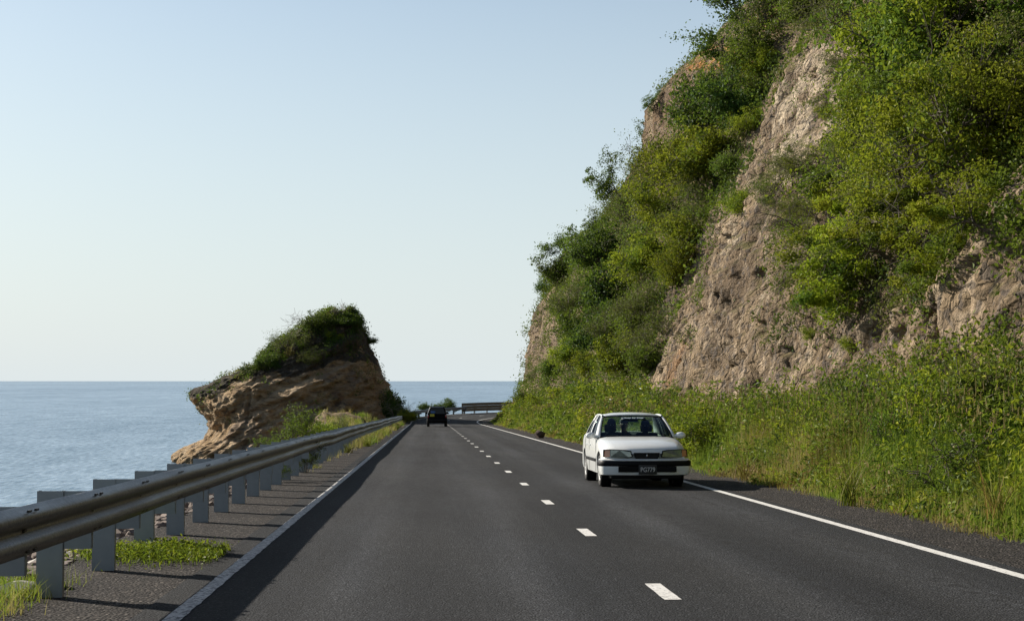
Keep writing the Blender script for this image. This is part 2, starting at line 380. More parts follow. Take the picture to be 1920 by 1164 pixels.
    for k, c in (('shirt_grey', (.22, .21, .20)), ('shirt_navy', (.03, .035, .06)), ('shirt_black', (.02, .02, .022)), ('trousers', (.03, .035, .05))):
        M[k] = flat_mat(k, c, .9)
    b = NB("car_glass")
    gl = b.n("ShaderNodeBsdfGlossy"); gl.inputs['Roughness'].default_value = .03
    tp = b.n("ShaderNodeBsdfTransparent"); tp.inputs[0].default_value = (.62, .74, .68, 1)
    fr = b.n("ShaderNodeFresnel"); fr.inputs[0].default_value = 1.5
    mx = b.n("ShaderNodeMixShader"); b.l(fr.outputs[0], mx.inputs[0]); b.l(tp.outputs[0], mx.inputs[1]); b.l(gl.outputs[0], mx.inputs[2])
    b.l(mx.outputs[0], b.out.inputs[0]); M['glass'] = b.m
    M['glass_tinted'] = b.m.copy(); M['glass_tinted'].name = "glass_tinted"
    for nd in M['glass_tinted'].node_tree.nodes:
        if nd.type == 'BSDF_TRANSPARENT': nd.inputs[0].default_value = (.06, .07, .07, 1)
    return M
M = make_materials()
# ---------------------------------------------------------------- road layout
CX, Y0, RC = 1.83, 156.0, 30.0        # centre line x, start of the bend, its radius
_zy = np.array([-60, 0, 60, 110, 135, 146, 155, 164, 172, 182, 195, 230, 300.])
_zz = np.array([1.116, 0, -1.116, -2.05, -2.52, -2.74, -2.84, -2.66, -2.45, -2.32, -2.2, -2.0, -1.9])
def zr(Y):
    Y = np.asarray(Y, float)
    return (np.interp(Y - 3, _zy, _zz) + np.interp(Y, _zy, _zz) * 2 + np.interp(Y + 3, _zy, _zz)) / 4
ARC = RC * math.pi / 2
def road_pt(s, off):
    """s: metres along the centre line (s = Y on the straight), off: metres to the right"""
    s, off = np.broadcast_arrays(np.asarray(s, float), np.asarray(off, float))
    t = np.clip((s - Y0) / RC, 0, math.pi / 2); rr = RC - off
    x = np.where(s < Y0, CX + off, CX + RC - rr * np.cos(t)); y = np.where(s < Y0, s, Y0 + rr * np.sin(t))
    ex = np.maximum(s - Y0 - ARC, 0)
    return x + ex, y
def off_of(X, Y):
    X, Y = np.asarray(X, float), np.asarray(Y, float)
    a = RC - np.hypot(X - (CX + RC), Y - Y0)
    return np.where(Y < Y0, X - CX, np.where(X < CX + RC, a, Y0 + RC - Y))
def strip(name, offs, s, dz, mat, kind=None, parent=None, attr=True, jitter=0, seed=0):
    S, O = np.meshgrid(s, offs, indexing='ij')
    O2 = O.copy()
    if jitter:
        O2[:, 0] += jitter * fbm(s * 9.1, 0.3, 0, 4, seed); O2[:, -1] += jitter * fbm(s * 9.1, 7.3, 0, 4, seed + 5)
    X, Y = road_pt(S, O2)
    V = np.stack([X, Y, zr(Y) + dz], -1).reshape(-1, 3)
    me = mesh_np(name, V, grid_faces(len(s), len(offs))[:, ::-1], [mat], None, False, {"off": O.ravel()})
    o = link(name, me, parent)
    if kind: o["kind"] = kind
    return o
S_ALL = np.concatenate([np.arange(-30, 156, 1.5), np.arange(156, 300, 1.0)])
road = strip("road", np.array([-3.85, -2, 0, 2, 3.45]), S_ALL, 0.0, M['asphalt'], 'structure')
strip("road_shoulder", np.linspace(-5.25, -3.85, 6), S_ALL, -.006, M['chippings'], 'structure')
strip("road_shoulder", np.linspace(3.45, 4.75, 6), S_ALL, -.006, M['chippings'], 'structure')
S_F = np.concatenate([np.arange(-10, 40, .12), np.arange(40, 156, .5), np.arange(156, 250, .5)])
strip("edge_line", np.array([-3.62, -3.50]), S_F, .004, M['paint_worn'], None, road, jitter=.012, seed=3)
strip("edge_line", np.array([3.145, 3.275]), S_F, .004, M['paint'], None, road, jitter=.006, seed=9)
for k in range(-2, 36):
    a = 11.35 + 5.72 * k
    if a > 235: break
    strip("lane_dash", np.array([-.065, .065]), np.linspace(a, a + (1.05 if k % 2 == 0 or k < 3 else .95), 9), .004, M['paint'], None, road, jitter=.006, seed=k)

# ---------------------------------------------------------------- sea
SEA_Z = -6.8
n = 96; th = np.linspace(0, 2 * np.pi, n, endpoint=False)
rad = np.array([0.5, 60, 200, 800, 3000, 12000, 60000])
V = np.stack([np.outer(rad, np.cos(th)), np.outer(rad, np.sin(th)), np.full((len(rad), n), SEA_Z)], -1).reshape(-1, 3)
tag(link("sea", mesh_np("sea", V, grid_faces(len(rad), n, True), [M['sea']])), "calm blue sea reaching the horizon", "sea", kind='structure')

# ---------------------------------------------------------------- ground (verges, sea slope, ledge)
def ground_z(X, Y):
    off = off_of(X, Y); z0 = zr(Y)
    d = np.maximum(-off - 4.95, 0)
    rough = fbm(X * .9, Y * .9, 0, 5, 4) * .35 + fbm(X * .25, Y * .25, 0, 3, 8) * .5
    slope = z0 - .06 - .22 * np.clip(d - .35, 0, 2.6) - .85 * np.maximum(d - 2.95, 0) + rough * sstep(.3, 2.5, d) * .6
    ben = sstep(78, 112, Y) * (1 - sstep(163, 174, Y))
    dl = 2.6 + 4.2 * sstep(100, 150, Y); ledge = z0 - .06 + 1.0 * sstep(.8, 4.5, d) * sstep(95, 150, Y) - .95 * np.maximum(d - dl, 0) + rough * sstep(.4, 2.5, d) * 1.5
    left = slope * (1 - ben) + ledge * ben
    e = np.maximum(off - 4.45, 0)
    right = z0 - .05 + (.45 + .6 * (1 - sstep(26, 38, Y)) + .5 * sstep(66, 80, Y)) * sstep(.2, 3.6, e) + rough * .35 * sstep(.2, 1.5, e)
    z = np.where(off < -4.95, left, np.where(off > 4.45, right, z0 - .05))
    return np.maximum(z, -9)
gx = np.concatenate([np.arange(-45, -16, 1.2), np.arange(-16, -2.5, .2), np.arange(-2.5, 6, 1.0), np.arange(6, 11, .2), np.arange(11, 90, 1.5)])
gy = np.concatenate([np.arange(-30, 6, 2.), 6 * np.exp(np.arange(0, math.log(230 / 6), .008))])
GY, GX = np.meshgrid(gy, gx, indexing='ij')
tag(link("ground", mesh_np("ground", np.stack([GX, GY, ground_z(GX, GY)], -1).reshape(-1, 3), grid_faces(len(gy), len(gx))[:, ::-1], [M['soil']], None, True)), kind='structure')

# ---------------------------------------------------------------- cliff
ZK = np.array([-9, -3, 0, 3, 5, 8, 9.5, 12, 15, 18, 21, 26, 30, 35, 46.])
ST = {-40: [8.4, 8.8, 9.3, 10, 10.8, 12.3, 13.2, 15.2, 17.5, 20, 23, 27, 31, 36, 52],
      20: [8.4, 8.8, 9.3, 10, 10.8, 12.3, 13.2, 15.2, 17.5, 20, 23, 27, 31, 36, 52],
      40: [8.4, 8.9, 9.3, 9.9, 10.7, 12.2, 13.2, 14.8, 16.6, 18.8, 21.6, 26, 30, 35, 50],
      55: [8.3, 8.8, 9.4, 10.1, 10.8, 12.0, 13.2, 14.5, 15.9, 18.5, 21.4, 26, 30, 35, 50],
      66: [8.6, 9.0, 9.5, 10.2, 10.8, 12.0, 13.3, 14.6, 15.9, 18.6, 21.5, 27, 31, 36, 52],
      71: [10, 10.5, 11.5, 12.5, 13.3, 15, 16.3, 18, 20, 22, 24, 28, 33, 38, 54],
      80: [10.6, 11.3, 12.3, 14, 15.5, 17.5, 18.3, 19.8, 21, 22.5, 24, 27, 30, 35, 52],
      100: [10.2, 10.8, 12.2, 14, 15, 16.5, 17.2, 18.3, 19.8, 21.3, 23, 25.5, 28, 32, 48],
      120: [9.8, 10.3, 11.3, 12.5, 13.3, 14.6, 15.3, 16.5, 17.6, 18.8, 20, 22, 25, 29, 46],
      135: [9.6, 9.9, 10.8, 11.7, 12.2, 13, 13.5, 14.6, 15.8, 17.1, 18.3, 19.5, 23.5, 28, 46],
      150: [9.4, 9.8, 10.3, 11, 11.6, 12.6, 13.2, 14.3, 15.5, 18, 21, 26, 31, 37, 54],
      165: [9.2, 9.6, 9.95, 10.7, 11.1, 11.8, 12.1, 12.9, 14.2, 19, 26, 34, 42, 50, 64],
      172: [13, 13.5, 14, 15, 16, 17, 18, 19, 21, 26, 33, 41, 50, 58, 70],
      178: [30, 30, 31, 32, 33, 34, 35, 37, 39, 42, 48, 56, 64, 70, 80],
      184: [60, 60, 61, 62, 63, 64, 65, 67, 69, 72, 78, 86, 94, 99, 110]}
SY = np.array(sorted(ST)); SX = np.array([ST[k] for k in sorted(ST)], float)
def cliff_base(Y, z):
    Y, z = np.broadcast_arrays(np.asarray(Y, float), np.asarray(z, float))
    iy = np.clip(np.searchsorted(SY, Y) - 1, 0, len(SY) - 2); ty = (Y - SY[iy]) / (SY[iy + 1] - SY[iy]); ty = np.clip(ty, 0, 1); ty = ty * .5 + ty * ty * (3 - 2 * ty) * .5
    iz = np.clip(np.searchsorted(ZK, z) - 1, 0, len(ZK) - 2); tz = np.clip((z - ZK[iz]) / (ZK[iz + 1] - ZK[iz]), 0, 1.5)
    return (SX[iy, iz] * (1 - ty) + SX[iy + 1, iz] * ty) * (1 - tz) + (SX[iy, iz + 1] * (1 - ty) + SX[iy + 1, iz + 1] * ty) * tz
def cliff_x(Y, z):
    Y = np.asarray(Y, float); z = np.asarray(z, float)
    a = .35 + .65 * sstep(1, 6, z)
    x = cliff_base(Y, z)
    d = a * (1.0 * fbm(Y / 9, z / 7, 0, 3, 21) + .55 * fbm(Y / 2.6, z / 3.6, 0, 3, 31))
    rdg = 1 - np.abs(fbm(Y / 1.5 + z * .25, z / 2.4, 0, 4, 41))
    d = d + .30 * np.abs(fbm(Y / .9, z / .7, 0, 3, 57)) * sstep(1, 4, z) + .05 * fbm(Y / .22, z / .22, 0, 2, 58)
    d = d - .30 * (rdg - .75) + .20 * fbm(Y / .5, z / .4, 0, 3, 51)
    pits = np.clip(fbm(Y / .7, z / .45, 0, 2, 61) - .42, 0, 1) * 1.6
    return x + d + pits
cy = np.concatenate([np.arange(-40, 12, 2.5), 12 * np.exp(np.arange(0, math.log(184 / 12), .0032))])
cz = np.concatenate([np.arange(-9, -2.5, .5), np.arange(-2.5, 9, .075), np.arange(9, 20, .12), np.arange(20, 46, .22)])
CY, CZ = np.meshgrid(cy, cz, indexing='ij')
zz = CZ + .10 * fbm(CY / .8, CZ / .8, 0, 2, 71)
V = np.stack([cliff_x(CY, CZ), CY, zz], -1).reshape(-1, 3)
cpx, cpy = VPX + F * V[:, 0] / np.maximum(V[:, 1], 3), HY - F * (V[:, 2] - CAM_H) / np.maximum(V[:, 1], 3)
zone = lambda poly, lo, hi: (in_poly(cpx, cpy, poly) & (V[:, 1] > lo) & (V[:, 1] < hi)).astype(float) * .55
zones = {'pale': zone([(1455, 350), (1455, 180), (1500, 100), (1600, 40), (1720, 20), (1720, 130), (1620, 220), (1560, 300), (1500, 340)], 30, 75) + zone([(1440, 760), (1430, 560), (1470, 420), (1560, 440), (1560, 760)], 30, 75) * .75 + zone([(1310, 480), (1320, 400), (1400, 380), (1420, 430), (1360, 480)], 40, 75) * .8,
         'brown': zone([(1150, 450), (1180, 180), (1290, 100), (1400, 120), (1350, 250), (1250, 300)], 90, 184), 'orange': zone([(1290, 125), (1300, 75), (1430, 70), (1430, 125)], 90, 184)}
tag(link("cliff", mesh_np("cliff", V, grid_faces(len(cy), len(cz)), [M['cliff']], None, True, zones)), "tall overgrown rock cliff rising beside the road", "cliff", kind='structure')

def cliff_hit(px, py, ymin=22.0):
    """first point of the cliff on the line of sight through a photo pixel"""
    Y = np.arange(ymin, 184, .25); z = CAM_H + (HY - py) / F * Y; X = (px - VPX) / F * Y
    c = cliff_x(Y, z); k = np.nonzero((X >= c) & (z > -3))[0]
    if not len(k): k = [int(np.argmin(np.where(z > -3, c - X, 1e9)))]
    i = k[0]; return np.array([c[i], Y[i], z[i]])

# ---------------------------------------------------------------- headland rock
HC = 165.0; MP = HC / F
prof = [(586, 622, 662), (592, 602, 670), (602, 582, 676), (614, 562, 682), (627, 544, 688), (647, 510, 693), (667, 488, 702), (690, 470, 711), (705, 425, 718),
        (715, 402, 724), (722, 392, 728), (730, 366, 732), (737, 357, 736), (748, 360, 742), (765, 378, 747), (780, 394, 750), (800, 402, 752), (820, 392, 753),
        (835, 352, 754), (848, 333, 754), (856, 330, 754), (866, 330, 754)]
pz = np.array([CAM_H + (HY - p[0]) * MP for p in prof])[::-1]
pl = np.array([(p[1] - VPX) * MP for p in prof])[::-1]; pr = np.array([(p[2] - VPX) * MP for p in prof])[::-1]
hz = np.concatenate([np.arange(pz[0], pz[-1] - .05, .11), [pz[-1]]]); nth = 420
tht = np.linspace(0, 2 * np.pi, nth, endpoint=False)
L_, R_ = np.interp(hz, pz, pl), np.interp(hz, pz, pr)
ay = np.interp(hz, [-8, -4, -1, 2, 6, 9], [15, 13, 11.5, 9, 5.5, 2.2])
HZ, TH = np.meshgrid(hz, tht, indexing='ij')
ct, st_ = np.cos(TH), np.sin(TH)
e_ = .8
ex, ey = np.sign(ct) * np.abs(ct) ** e_, np.sign(st_) * np.abs(st_) ** e_
cxh = ((L_ + R_) / 2)[:, None]; axh = ((R_ - L_) / 2)[:, None]
front = np.clip(-st_, 0, 1)
toe = front * np.clip(2.5 - HZ, 0, 8) * .55            # the base spreads out towards the road
skew = (1 - np.abs(ct)) * 0
X = cxh + axh * ex; Y = HC + (ay[:, None] + toe) * ey - 1.5 * ct * 0
q = HZ * 1.0 - X * .45
dn = 1.3 * fbm(X / 4.5, Y / 5, HZ / 4, 4, 81) + .9 * fbm(X / 7, Y / 9, q / 1.0, 4, 91) + .5 * fbm(X / 1.2, Y / 1.2, HZ / .8, 4, 95)
gul = np.abs(fbm(X / 3.2, Y / 6, HZ / 9, 3, 99)); dn = dn - .35 * np.exp(-(gul / .07) ** 2) * front + .35 * np.abs(fbm(X / .9, Y / .9, HZ / .6, 3, 103)) + .5 * fbm(X / 9, 0, (HZ - X * .42) / .7, 4, 104) * front + .45 * fbm(X / .6, Y / .6, HZ / .5, 3, 106)
edge = np.clip(axh / 6, .1, 1)
X2 = X + dn * ct * .34 * edge + .5 * np.clip(-ct, 0, 1) * edge; Y2 = Y + dn * st_ * 1.3 * edge
# gentle: cap darkness follows the layer above the tan tuff
capv = sstep(-.35, .6, HZ + .5 * fbm(X / 2, Y / 2, 0, 2, 7) - np.interp(X, [-27, -22, -18.7, -14, -11, -8, -5], [-.75, -.3, 1.5, 1.9, 2.6, 3.4, 3.0])) * np.interp(X, [-16, -10], [.95, .74])
V = np.stack([X2, Y2, HZ + .25 * fbm(X, Y, HZ, 3, 77)], -1).reshape(-1, 3)
top = V[-nth:].mean(0); top[2] += .25; V = np.concatenate([V, top[None]])
j = np.arange(nth); base = (len(hz) - 1) * nth
tri = np.stack([base + j, base + (j + 1) % nth, np.full(nth, len(V) - 1)], -1)
headland = link("rocky_headland", mesh_np("rocky_headland", V, [grid_faces(len(hz), nth, True), tri], [M['headland']], None, True, {"cap": np.concatenate([capv.ravel(), [1]])}))
tag(headland, "tan layered rock headland jutting into the sea with scrub on top", "rock outcrop")
HV = V
def head_hit(px, py):
    """nearest front-facing headland vertex seen at a photo pixel"""
    vx = VPX + F * HV[:, 0] / HV[:, 1]; vy = HY - F * (HV[:, 2] - CAM_H) / HV[:, 1]
    d = np.hypot(vx - px, vy - py) + (HV[:, 1] - 145) * .4
    return HV[int(np.argmin(d))]
# ---------------------------------------------------------------- vegetation prototypes
def grow(rng, p, d, L, r, lvl, cfg, segs, cl):
    n = cfg['nseg'][lvl]; p = p.copy(); d = d / np.linalg.norm(d)
    for i in range(n):
        d = d + rng.normal(size=3) * cfg['wob'] + np.array([0, 0, cfg['lift'][lvl]]); d /= np.linalg.norm(d)
        q = p + d * L / n; r1 = r * (1 - .75 * (i + 1) / n) if lvl else r * (1 - .55 * (i + 1) / n)
        segs.append((p.copy(), q.copy(), r * (1 - (.75 if lvl else .55) * i / n), r1, lvl)); p = q
        if lvl < cfg['max']:
            if i >= cfg.get('first', 1) or lvl:
                for _ in range(cfg['kids'][lvl]):
                    a = rng.normal(size=3); a -= a.dot(d) * d; a /= np.linalg.norm(a) + 1e-9
                    c = d * math.cos(cfg['ang']) + a * math.sin(cfg['ang']); c[2] *= cfg.get('flat', 1)
                    grow(rng, p, c, L * cfg['ratio'] * (.7 + .6 * rng.random()), r1 * .7, lvl + 1, cfg, segs, cl)
        if lvl >= cfg['max'] - (0 if cfg['max'] < 3 else 0): cl.append(p.copy())
BASE = dict(nseg=[4, 3, 3], lift=[.12, .05, .0], wob=.16, max=2, kids=[3, 2, 0], ang=R(50), ratio=.6, stems=4, spread=.6, L=2.2, r=.07)
def plant(seed, leaves, size, mats, sig=.34, tw=.014, keep=1.0, gz=.75, wid=.3, up=.4, **kw):
    """returns trunk mesh and crown mesh of one plant about 3 m tall"""
    cfg = dict(BASE); cfg.update(kw); rng = np.random.default_rng(seed)
    segs, cl = [], []
    for k in range(cfg['stems']):
        a = 2 * np.pi * (k + rng.random() * .7) / cfg['stems']
        d = np.array([math.cos(a) * cfg['spread'], math.sin(a) * cfg['spread'], 1.0]) + np.array(cfg.get('lean', (0, 0, 0)))
        grow(rng, np.array([math.cos(a) * .08, math.sin(a) * .08, -.25]), d, cfg['L'] * (.8 + .4 * rng.random()), cfg['r'], 0, cfg, segs, cl)
    P0, P1, R0, R1 = [np.array([s[i] for s in segs]) for i in range(4)]
    V, Q = tubes(P0, P1, np.maximum(R0, tw), np.maximum(R1, tw * .7), 4)
    tm = mesh_np("trunk", V, Q, [mats[0]], None, True)
    cl = np.array(cl); cl = cl[rng.random(len(cl)) < keep]
    per = rng.random(len(cl)) ** 1.5 + .15; per = np.maximum((per / per.sum() * leaves).astype(int), 1)
    idx = np.repeat(np.arange(len(cl)), per)
    sg = sig * (.5 + rng.random(len(cl)))
    off = np.clip(rng.normal(size=(len(idx), 3)), -1.7, 1.7) * sg[idx][:, None] * np.array([1, 1, gz])
    V, Q = leaf_quads(cl[idx] + off, size, rng, up, wid)
    mi = (rng.random(len(cl)) < .28).astype(int)[idx] if len(mats) > 2 else np.zeros(len(idx), int)
    return tm, mesh_np("crown", V, Q, mats[1:], mi)
bk, bp = M['bark'], M['bark_pale']
P = {
    'bright': [plant(s, 8500, .17, [bk, M['leaf_bright'], M['leaf_mid']], keep=.4, sig=.30) for s in (1, 2, 21)],
    'mid': [plant(s, 8000, .17, [bk, M['leaf_mid'], M['leaf_olive']], keep=.4, sig=.32) for s in (3, 4)],
    'dark': [plant(s, 6500, .21, [bk, M['leaf_dark'], M['leaf_mid']], keep=.45, sig=.32, spread=.8) for s in (5, 6)],
    'olive': [plant(s, 7000, .115, [bk, M['leaf_olive'], M['leaf_mid']], keep=.6, sig=.40, gz=.45, wob=.2, spread=.8) for s in (7, 8)],
    'column': [plant(9, 9000, .17, [bk, M['leaf_bright'], M['leaf_mid']], spread=.22, L=4.2, nseg=[7, 2, 2], kids=[3, 2, 0], ratio=.32, sig=.38)],
    'twisted': [plant(s, 3600, .14, [bk, M['leaf_dark'], M['leaf_mid']], stems=2, spread=.55, L=2.3, wob=.30, kids=[2, 2, 0], ratio=.55, sig=.25, keep=.75, gz=.4, r=.07) for s in (10, 11)],
    'flat': [plant(12, 5200, .16, [bk, M['leaf_dark'], M['leaf_mid']], stems=3, spread=1.1, L=2.3, flat=.35, sig=.32, gz=.3, first=2)],
    'bare': [plant(s, 60, .05, [bp, M['leaf_olive']], stems=4, spread=.8, L=1.6, wob=.2, r=.035, kids=[2, 2, 0]) for s in (13,)],
    'near': [plant(14, 19000, .105, [bk, M['leaf_bright'], M['leaf_mid']], tw=.007, keep=.10, sig=.30, L=2.4, kids=[3, 3, 0], spread=.8, r=.09),
             plant(15, 13000, .14, [bk, M['leaf_mid'], M['leaf_bright']], tw=.007, keep=.10, sig=.30, L=2.4, kids=[3, 3, 0], spread=.8, r=.09),
             plant(22, 21000, .085, [bk, M['leaf_bright'], M['leaf_olive']], tw=.007, keep=.12, sig=.26, L=2.5, kids=[3, 3, 0], spread=.9, r=.08)],
    'nearfine': [plant(16, 20000, .075, [bk, M['leaf_olive'], M['leaf_bright']], tw=.008, keep=.2, sig=.30, gz=.35, L=2.6, spread=1.0, kids=[3, 3, 0], r=.08, flat=.7)],
    'weeping': [plant(17, 20000, .105, [bk, M['leaf_bright'], M['leaf_mid']], tw=.006, keep=.13, sig=.20, L=2.6, spread=1.1, lift=[.02, -.22, -.35], kids=[3, 3, 0])],
    'forb': [plant(s, 2600, .10, [bk, M['leaf_mid'], M['leaf_shiny']], stems=7, L=1.5, spread=.45, r=.02, kids=[2, 1, 0], ratio=.35, sig=.13, wid=.2) for s in (18, 19)],
}
def stretch(key, n):                      # remember crown height of each prototype
    return P[key][n % len(P[key])]
def put(name, key, n, loc, sc, rz, label, cat, group, lean=(0, 0), sz=1.0):
    tm, cm = stretch(key, n)
    o = empty(name, loc, (lean[0], lean[1], rz)); o.scale = (sc, sc, sc * sz)
    link("trunk", tm, o); link("crown", cm, o)
    return tag(o, label, cat, group)

# shrubs and trees rooted on the cliff: photo pixel of the root, prototype, size, height factor, label
TREES = [
 # skyline
 (1398, 88, 'flat', 1.55, 1.0, "wide dark feathery tree on the cliff top above the orange earth", 'tree'),
 (1460, 40, 'olive', 1.3, 1.0, "olive bush on the cliff top right of the wide feathery tree", 'shrub'),
 (1520, 30, 'mid', 1.1, 1.0, "green bush at the top edge of the photo above the pale cliff face", 'shrub'),
 (1650, 10, 'olive', 1.1, .9, "brownish olive bush above the palest rock patch", 'shrub'),
 (1455, 130, 'bright', .7, .9, "bright shrub in the shadowed notch at the head of the gully", 'shrub'),
 (1440, 120, 'mid', 1.2, .9, "mid green bush right of the orange earth scar", 'shrub'),
 (1232, 188, 'twisted', .75, .6, "tiny leaning shrub sticking out from the upper brown rock", 'shrub'),
 (1203, 276, 'twisted', 1.05, 1.1, "small twisted tree leaning seawards halfway up the skyline", 'tree'),
 (1178, 372, 'twisted', 1.2, 1.25, "thin sparse tree on the skyline ledge below the twisted one", 'tree'),
 (1160, 420, 'olive', .7, .9, "grey green bush under the thin skyline tree", 'shrub'),
 (1128, 432, 'twisted', .75, .9, "smallest sparse tree on the skyline, beside the flat-topped tree", 'tree'),
 (1070, 480, 'flat', 1.2, .9, "flat-topped dark tree on the crest of the far headland", 'tree'),
 (1018, 500, 'twisted', 1.2, .9, "wispy tree at the seaward corner of the far headland", 'tree'),
 (1008, 545, 'dark', .75, .8, "dark tuft of foliage overhanging the sea at the far headland", 'shrub'),
 # far headland crown
 (1050, 540, 'mid', 1.25, 1.0, "rounded green tree filling the far headland corner", 'tree'),
 (1095, 510, 'mid', 1.2, 1.1, "pale green tree just right of the flat-topped tree", 'tree'),
 (1140, 500, 'dark', 1.25, 1.0, "dark green tree on the crest of the far headland, inland of the flat top", 'tree'),
 (1100, 575, 'olive', 1.2, .9, "brownish thin-leaved tree in the middle of the far headland", 'tree'),
 (1060, 610, 'mid', .95, .9, "green tree directly above the far bare rock patch", 'tree'),
 (1165, 570, 'dark', 1.3, 1.0, "broad dark tree in the middle of the gully", 'tree'),
 (1100, 655, 'dark', 1.1, .9, "dark bush right of the far bare rock patch", 'shrub'),
 (1140, 650, 'dark', 1.1, 1.0, "shadowy leafy bush low in the gully", 'shrub'),
 (1200, 640, 'mid', 1.1, 1.0, "soft green shrub low in the gully beside the buttress", 'shrub'),
 (1185, 700, 'bright', .95, .9, "bright green shrub at the foot of the gully", 'shrub'),
 (1105, 715, 'bright', .9, .9, "yellow green shrub at the foot of the far headland", 'shrub'),
 (1235, 590, 'olive', 1.0, 1.0, "dull olive bush against the buttress edge", 'shrub'),
 (1040, 705, 'mid', .8, .8, "low green shrub under the far bare rock patch", 'shrub'),
 (1000, 712, 'olive', .6, .8, "small grey shrub at the seaward foot of the cliff", 'shrub'),
 (1215, 705, 'mid', .8, .9, "green shrub tucked against the buttress foot in the gully", 'shrub'),
 (1165, 625, 'olive', 1.0, .9, "greyish shrub in the lower middle of the gully", 'shrub'),
 (1075, 680, 'bright', .8, .9, "light green shrub between the far bare rock and the gully", 'shrub'),
 # gully middle and upper
 (1210, 470, 'olive', 1.3, 1.0, "greyish bush in the gully below the skyline ledge", 'shrub'),
 (1265, 540, 'column', .85, .9, "tall hanging column of bright leaves beside the buttress", 'shrub'),
 (1225, 520, 'bright', 1.1, 1.0, "lime green bush left of the tall bright column", 'shrub'),
 (1290, 470, 'bright', .95, 1.0, "bright leafy bush at the top of the tall column", 'shrub'),
 (1250, 430, 'bright', 1.2, 1.0, "light green bush in the heart of the gully", 'shrub'),
 (1320, 410, 'olive', 1.15, .9, "dull green bush overhanging the top of the lower buttress", 'shrub'),
 (1195, 400, 'olive', 1.2, .9, "grey olive scrub near the skyline ledge", 'shrub'),
 (1240, 340, 'olive', 1.3, .9, "large grey olive bush high on the skyline shoulder", 'shrub'),
 (1340, 340, 'bright', 1.5, .9, "largest vivid green bush high in the gully", 'shrub'),
 (1290, 320, 'bright', 1.2, .9, "vivid green bush left of the largest one", 'shrub'),
 (1330, 250, 'dark', 1.5, 1.0, "big round dark tree high in the gully", 'tree'),
 (1390, 240, 'dark', 1.3, 1.0, "deep green tree right of the big round dark one", 'tree'),
 (1380, 170, 'dark', 1.0, .9, "dark bush below the orange earth scar", 'shrub'),
 (1375, 335, 'mid', .7, 1.0, "green bush at the edge of the pale rock face", 'shrub'),
 (1420, 240, 'bright', .6, .9, "light green sprig bush growing on the pale rock edge", 'shrub'),
 (1390, 395, 'bright', .5, .9, "small yellow green shrub on the crown of the lower buttress", 'shrub'),
 (1425, 190, 'mid', .75, .9, "green bush where the gully meets the pale face", 'shrub'),
 (1240, 640, 'olive', .8, .9, "thin brownish shrub at the buttress foot", 'shrub'),
 # right hand mass
 (1490, 345, 'olive', .62, .8, "dull scrubby shrub on the rock between the pale face and the lower buttress", 'shrub'),
 (1450, 375, 'olive', .5, .8, "low olive shrub just above the crown of the lower buttress", 'shrub'),
 (1545, 320, 'nearfine', .45, .8, "thin feathery shrub at the foot of the pale face", 'shrub'),
 (1500, 415, 'nearfine', .36, .7, "feathery sprig on the upper middle of the buttress", 'shrub'),
 (1590, 130, 'olive', .5, .8, "small brownish shrub on the middle of the pale face", 'shrub'),
 (1560, 215, 'bright', .32, .8, "small bright shrub on the pale face, below the brownish one", 'shrub'),
 (1610, 660, 'bright', .22, .9, "small bright sprig on the rock under the hanging foliage", 'shrub'),
 (1530, 640, 'bright', .2, .9, "small sprig on the buttress left of the one under the hanging foliage", 'shrub'),
 (1590, 30, 'olive', .8, .9, "thin brown green scrub topping the pale face", 'shrub'),
 (1765, 70, 'nearfine', .8, .9, "fine-leaved tree spreading over the pale rock near the top", 'tree'),
 (1660, 250, 'nearfine', .4, .8, "feathery shrub hanging on the pale face", 'shrub'),
 (1555, 420, 'nearfine', .42, .7, "feathery shrub hanging over the middle of the buttress", 'shrub'),
 (1700, 330, 'near', .8, .9, "bright leafy tree clinging to the cliff right of the pale face", 'tree'),
 (1640, 480, 'weeping', .7, .9, "bright hanging bush above the buttress centre", 'shrub'),
 (1720, 470, 'weeping', .9, .9, "drooping yellow green tree over the rock band", 'tree'),
 (1600, 570, 'weeping', .4, .9, "lowest tip of hanging green foliage on the buttress", 'shrub'),
 (1780, 370, 'near', 1.0, .9, "dense leafy tree in the middle of the green wall", 'tree'),
 (1760, 190, 'nearfine', 1.1, .8, "dark twiggy tree with long bare boughs", 'tree'),
 (1860, 160, 'near', 1.0, 1.1, "brightest leafy tree in the upper right corner", 'tree'),
 (1790, 60, 'near', .9, .9, "leafy tree at the top edge above the dark twiggy one", 'tree'),
 (1850, 350, 'near', .95, 1.0, "leafy tree at the right edge of the photo, mid height", 'tree'),
 (1800, 440, 'weeping', .75, .8, "hanging bush over the shaded hollow in the rock", 'shrub'),
 (1895, 410, 'weeping', .7, .8, "hanging bush at the right edge above the reddish rock", 'shrub'),
 (1750, 240, 'near', .8, .9, "green tree below the dark twiggy boughs", 'tree'),
 (1910, 60, 'near', .9, 1.0, "corner tree cut by the top right of the photo", 'tree'),
 (1900, 270, 'near', .85, 1.0, "leafy tree cut by the right edge, upper half", 'tree'),
]
rt = random.Random(5)
for i, (px, py, key, sc, sz, lab, cat) in enumerate(TREES):
    near = key in ('near', 'nearfine', 'weeping')
    p = cliff_hit(px, py, 26 if near else 22)
    k = 1.0
    if p[1] < 60 and not near: k = .75
    rz = rt.uniform(0, 6.28)
    put('tree' if cat == 'tree' else 'shrub', key, i, (p[0] + .15, p[1], p[2] - .35 * sc), sc * k * .92, rz, lab, cat,
        "trees and shrubs growing on the cliff", lean=(0, -.30 if key != 'twisted' else -.75), sz=sz)

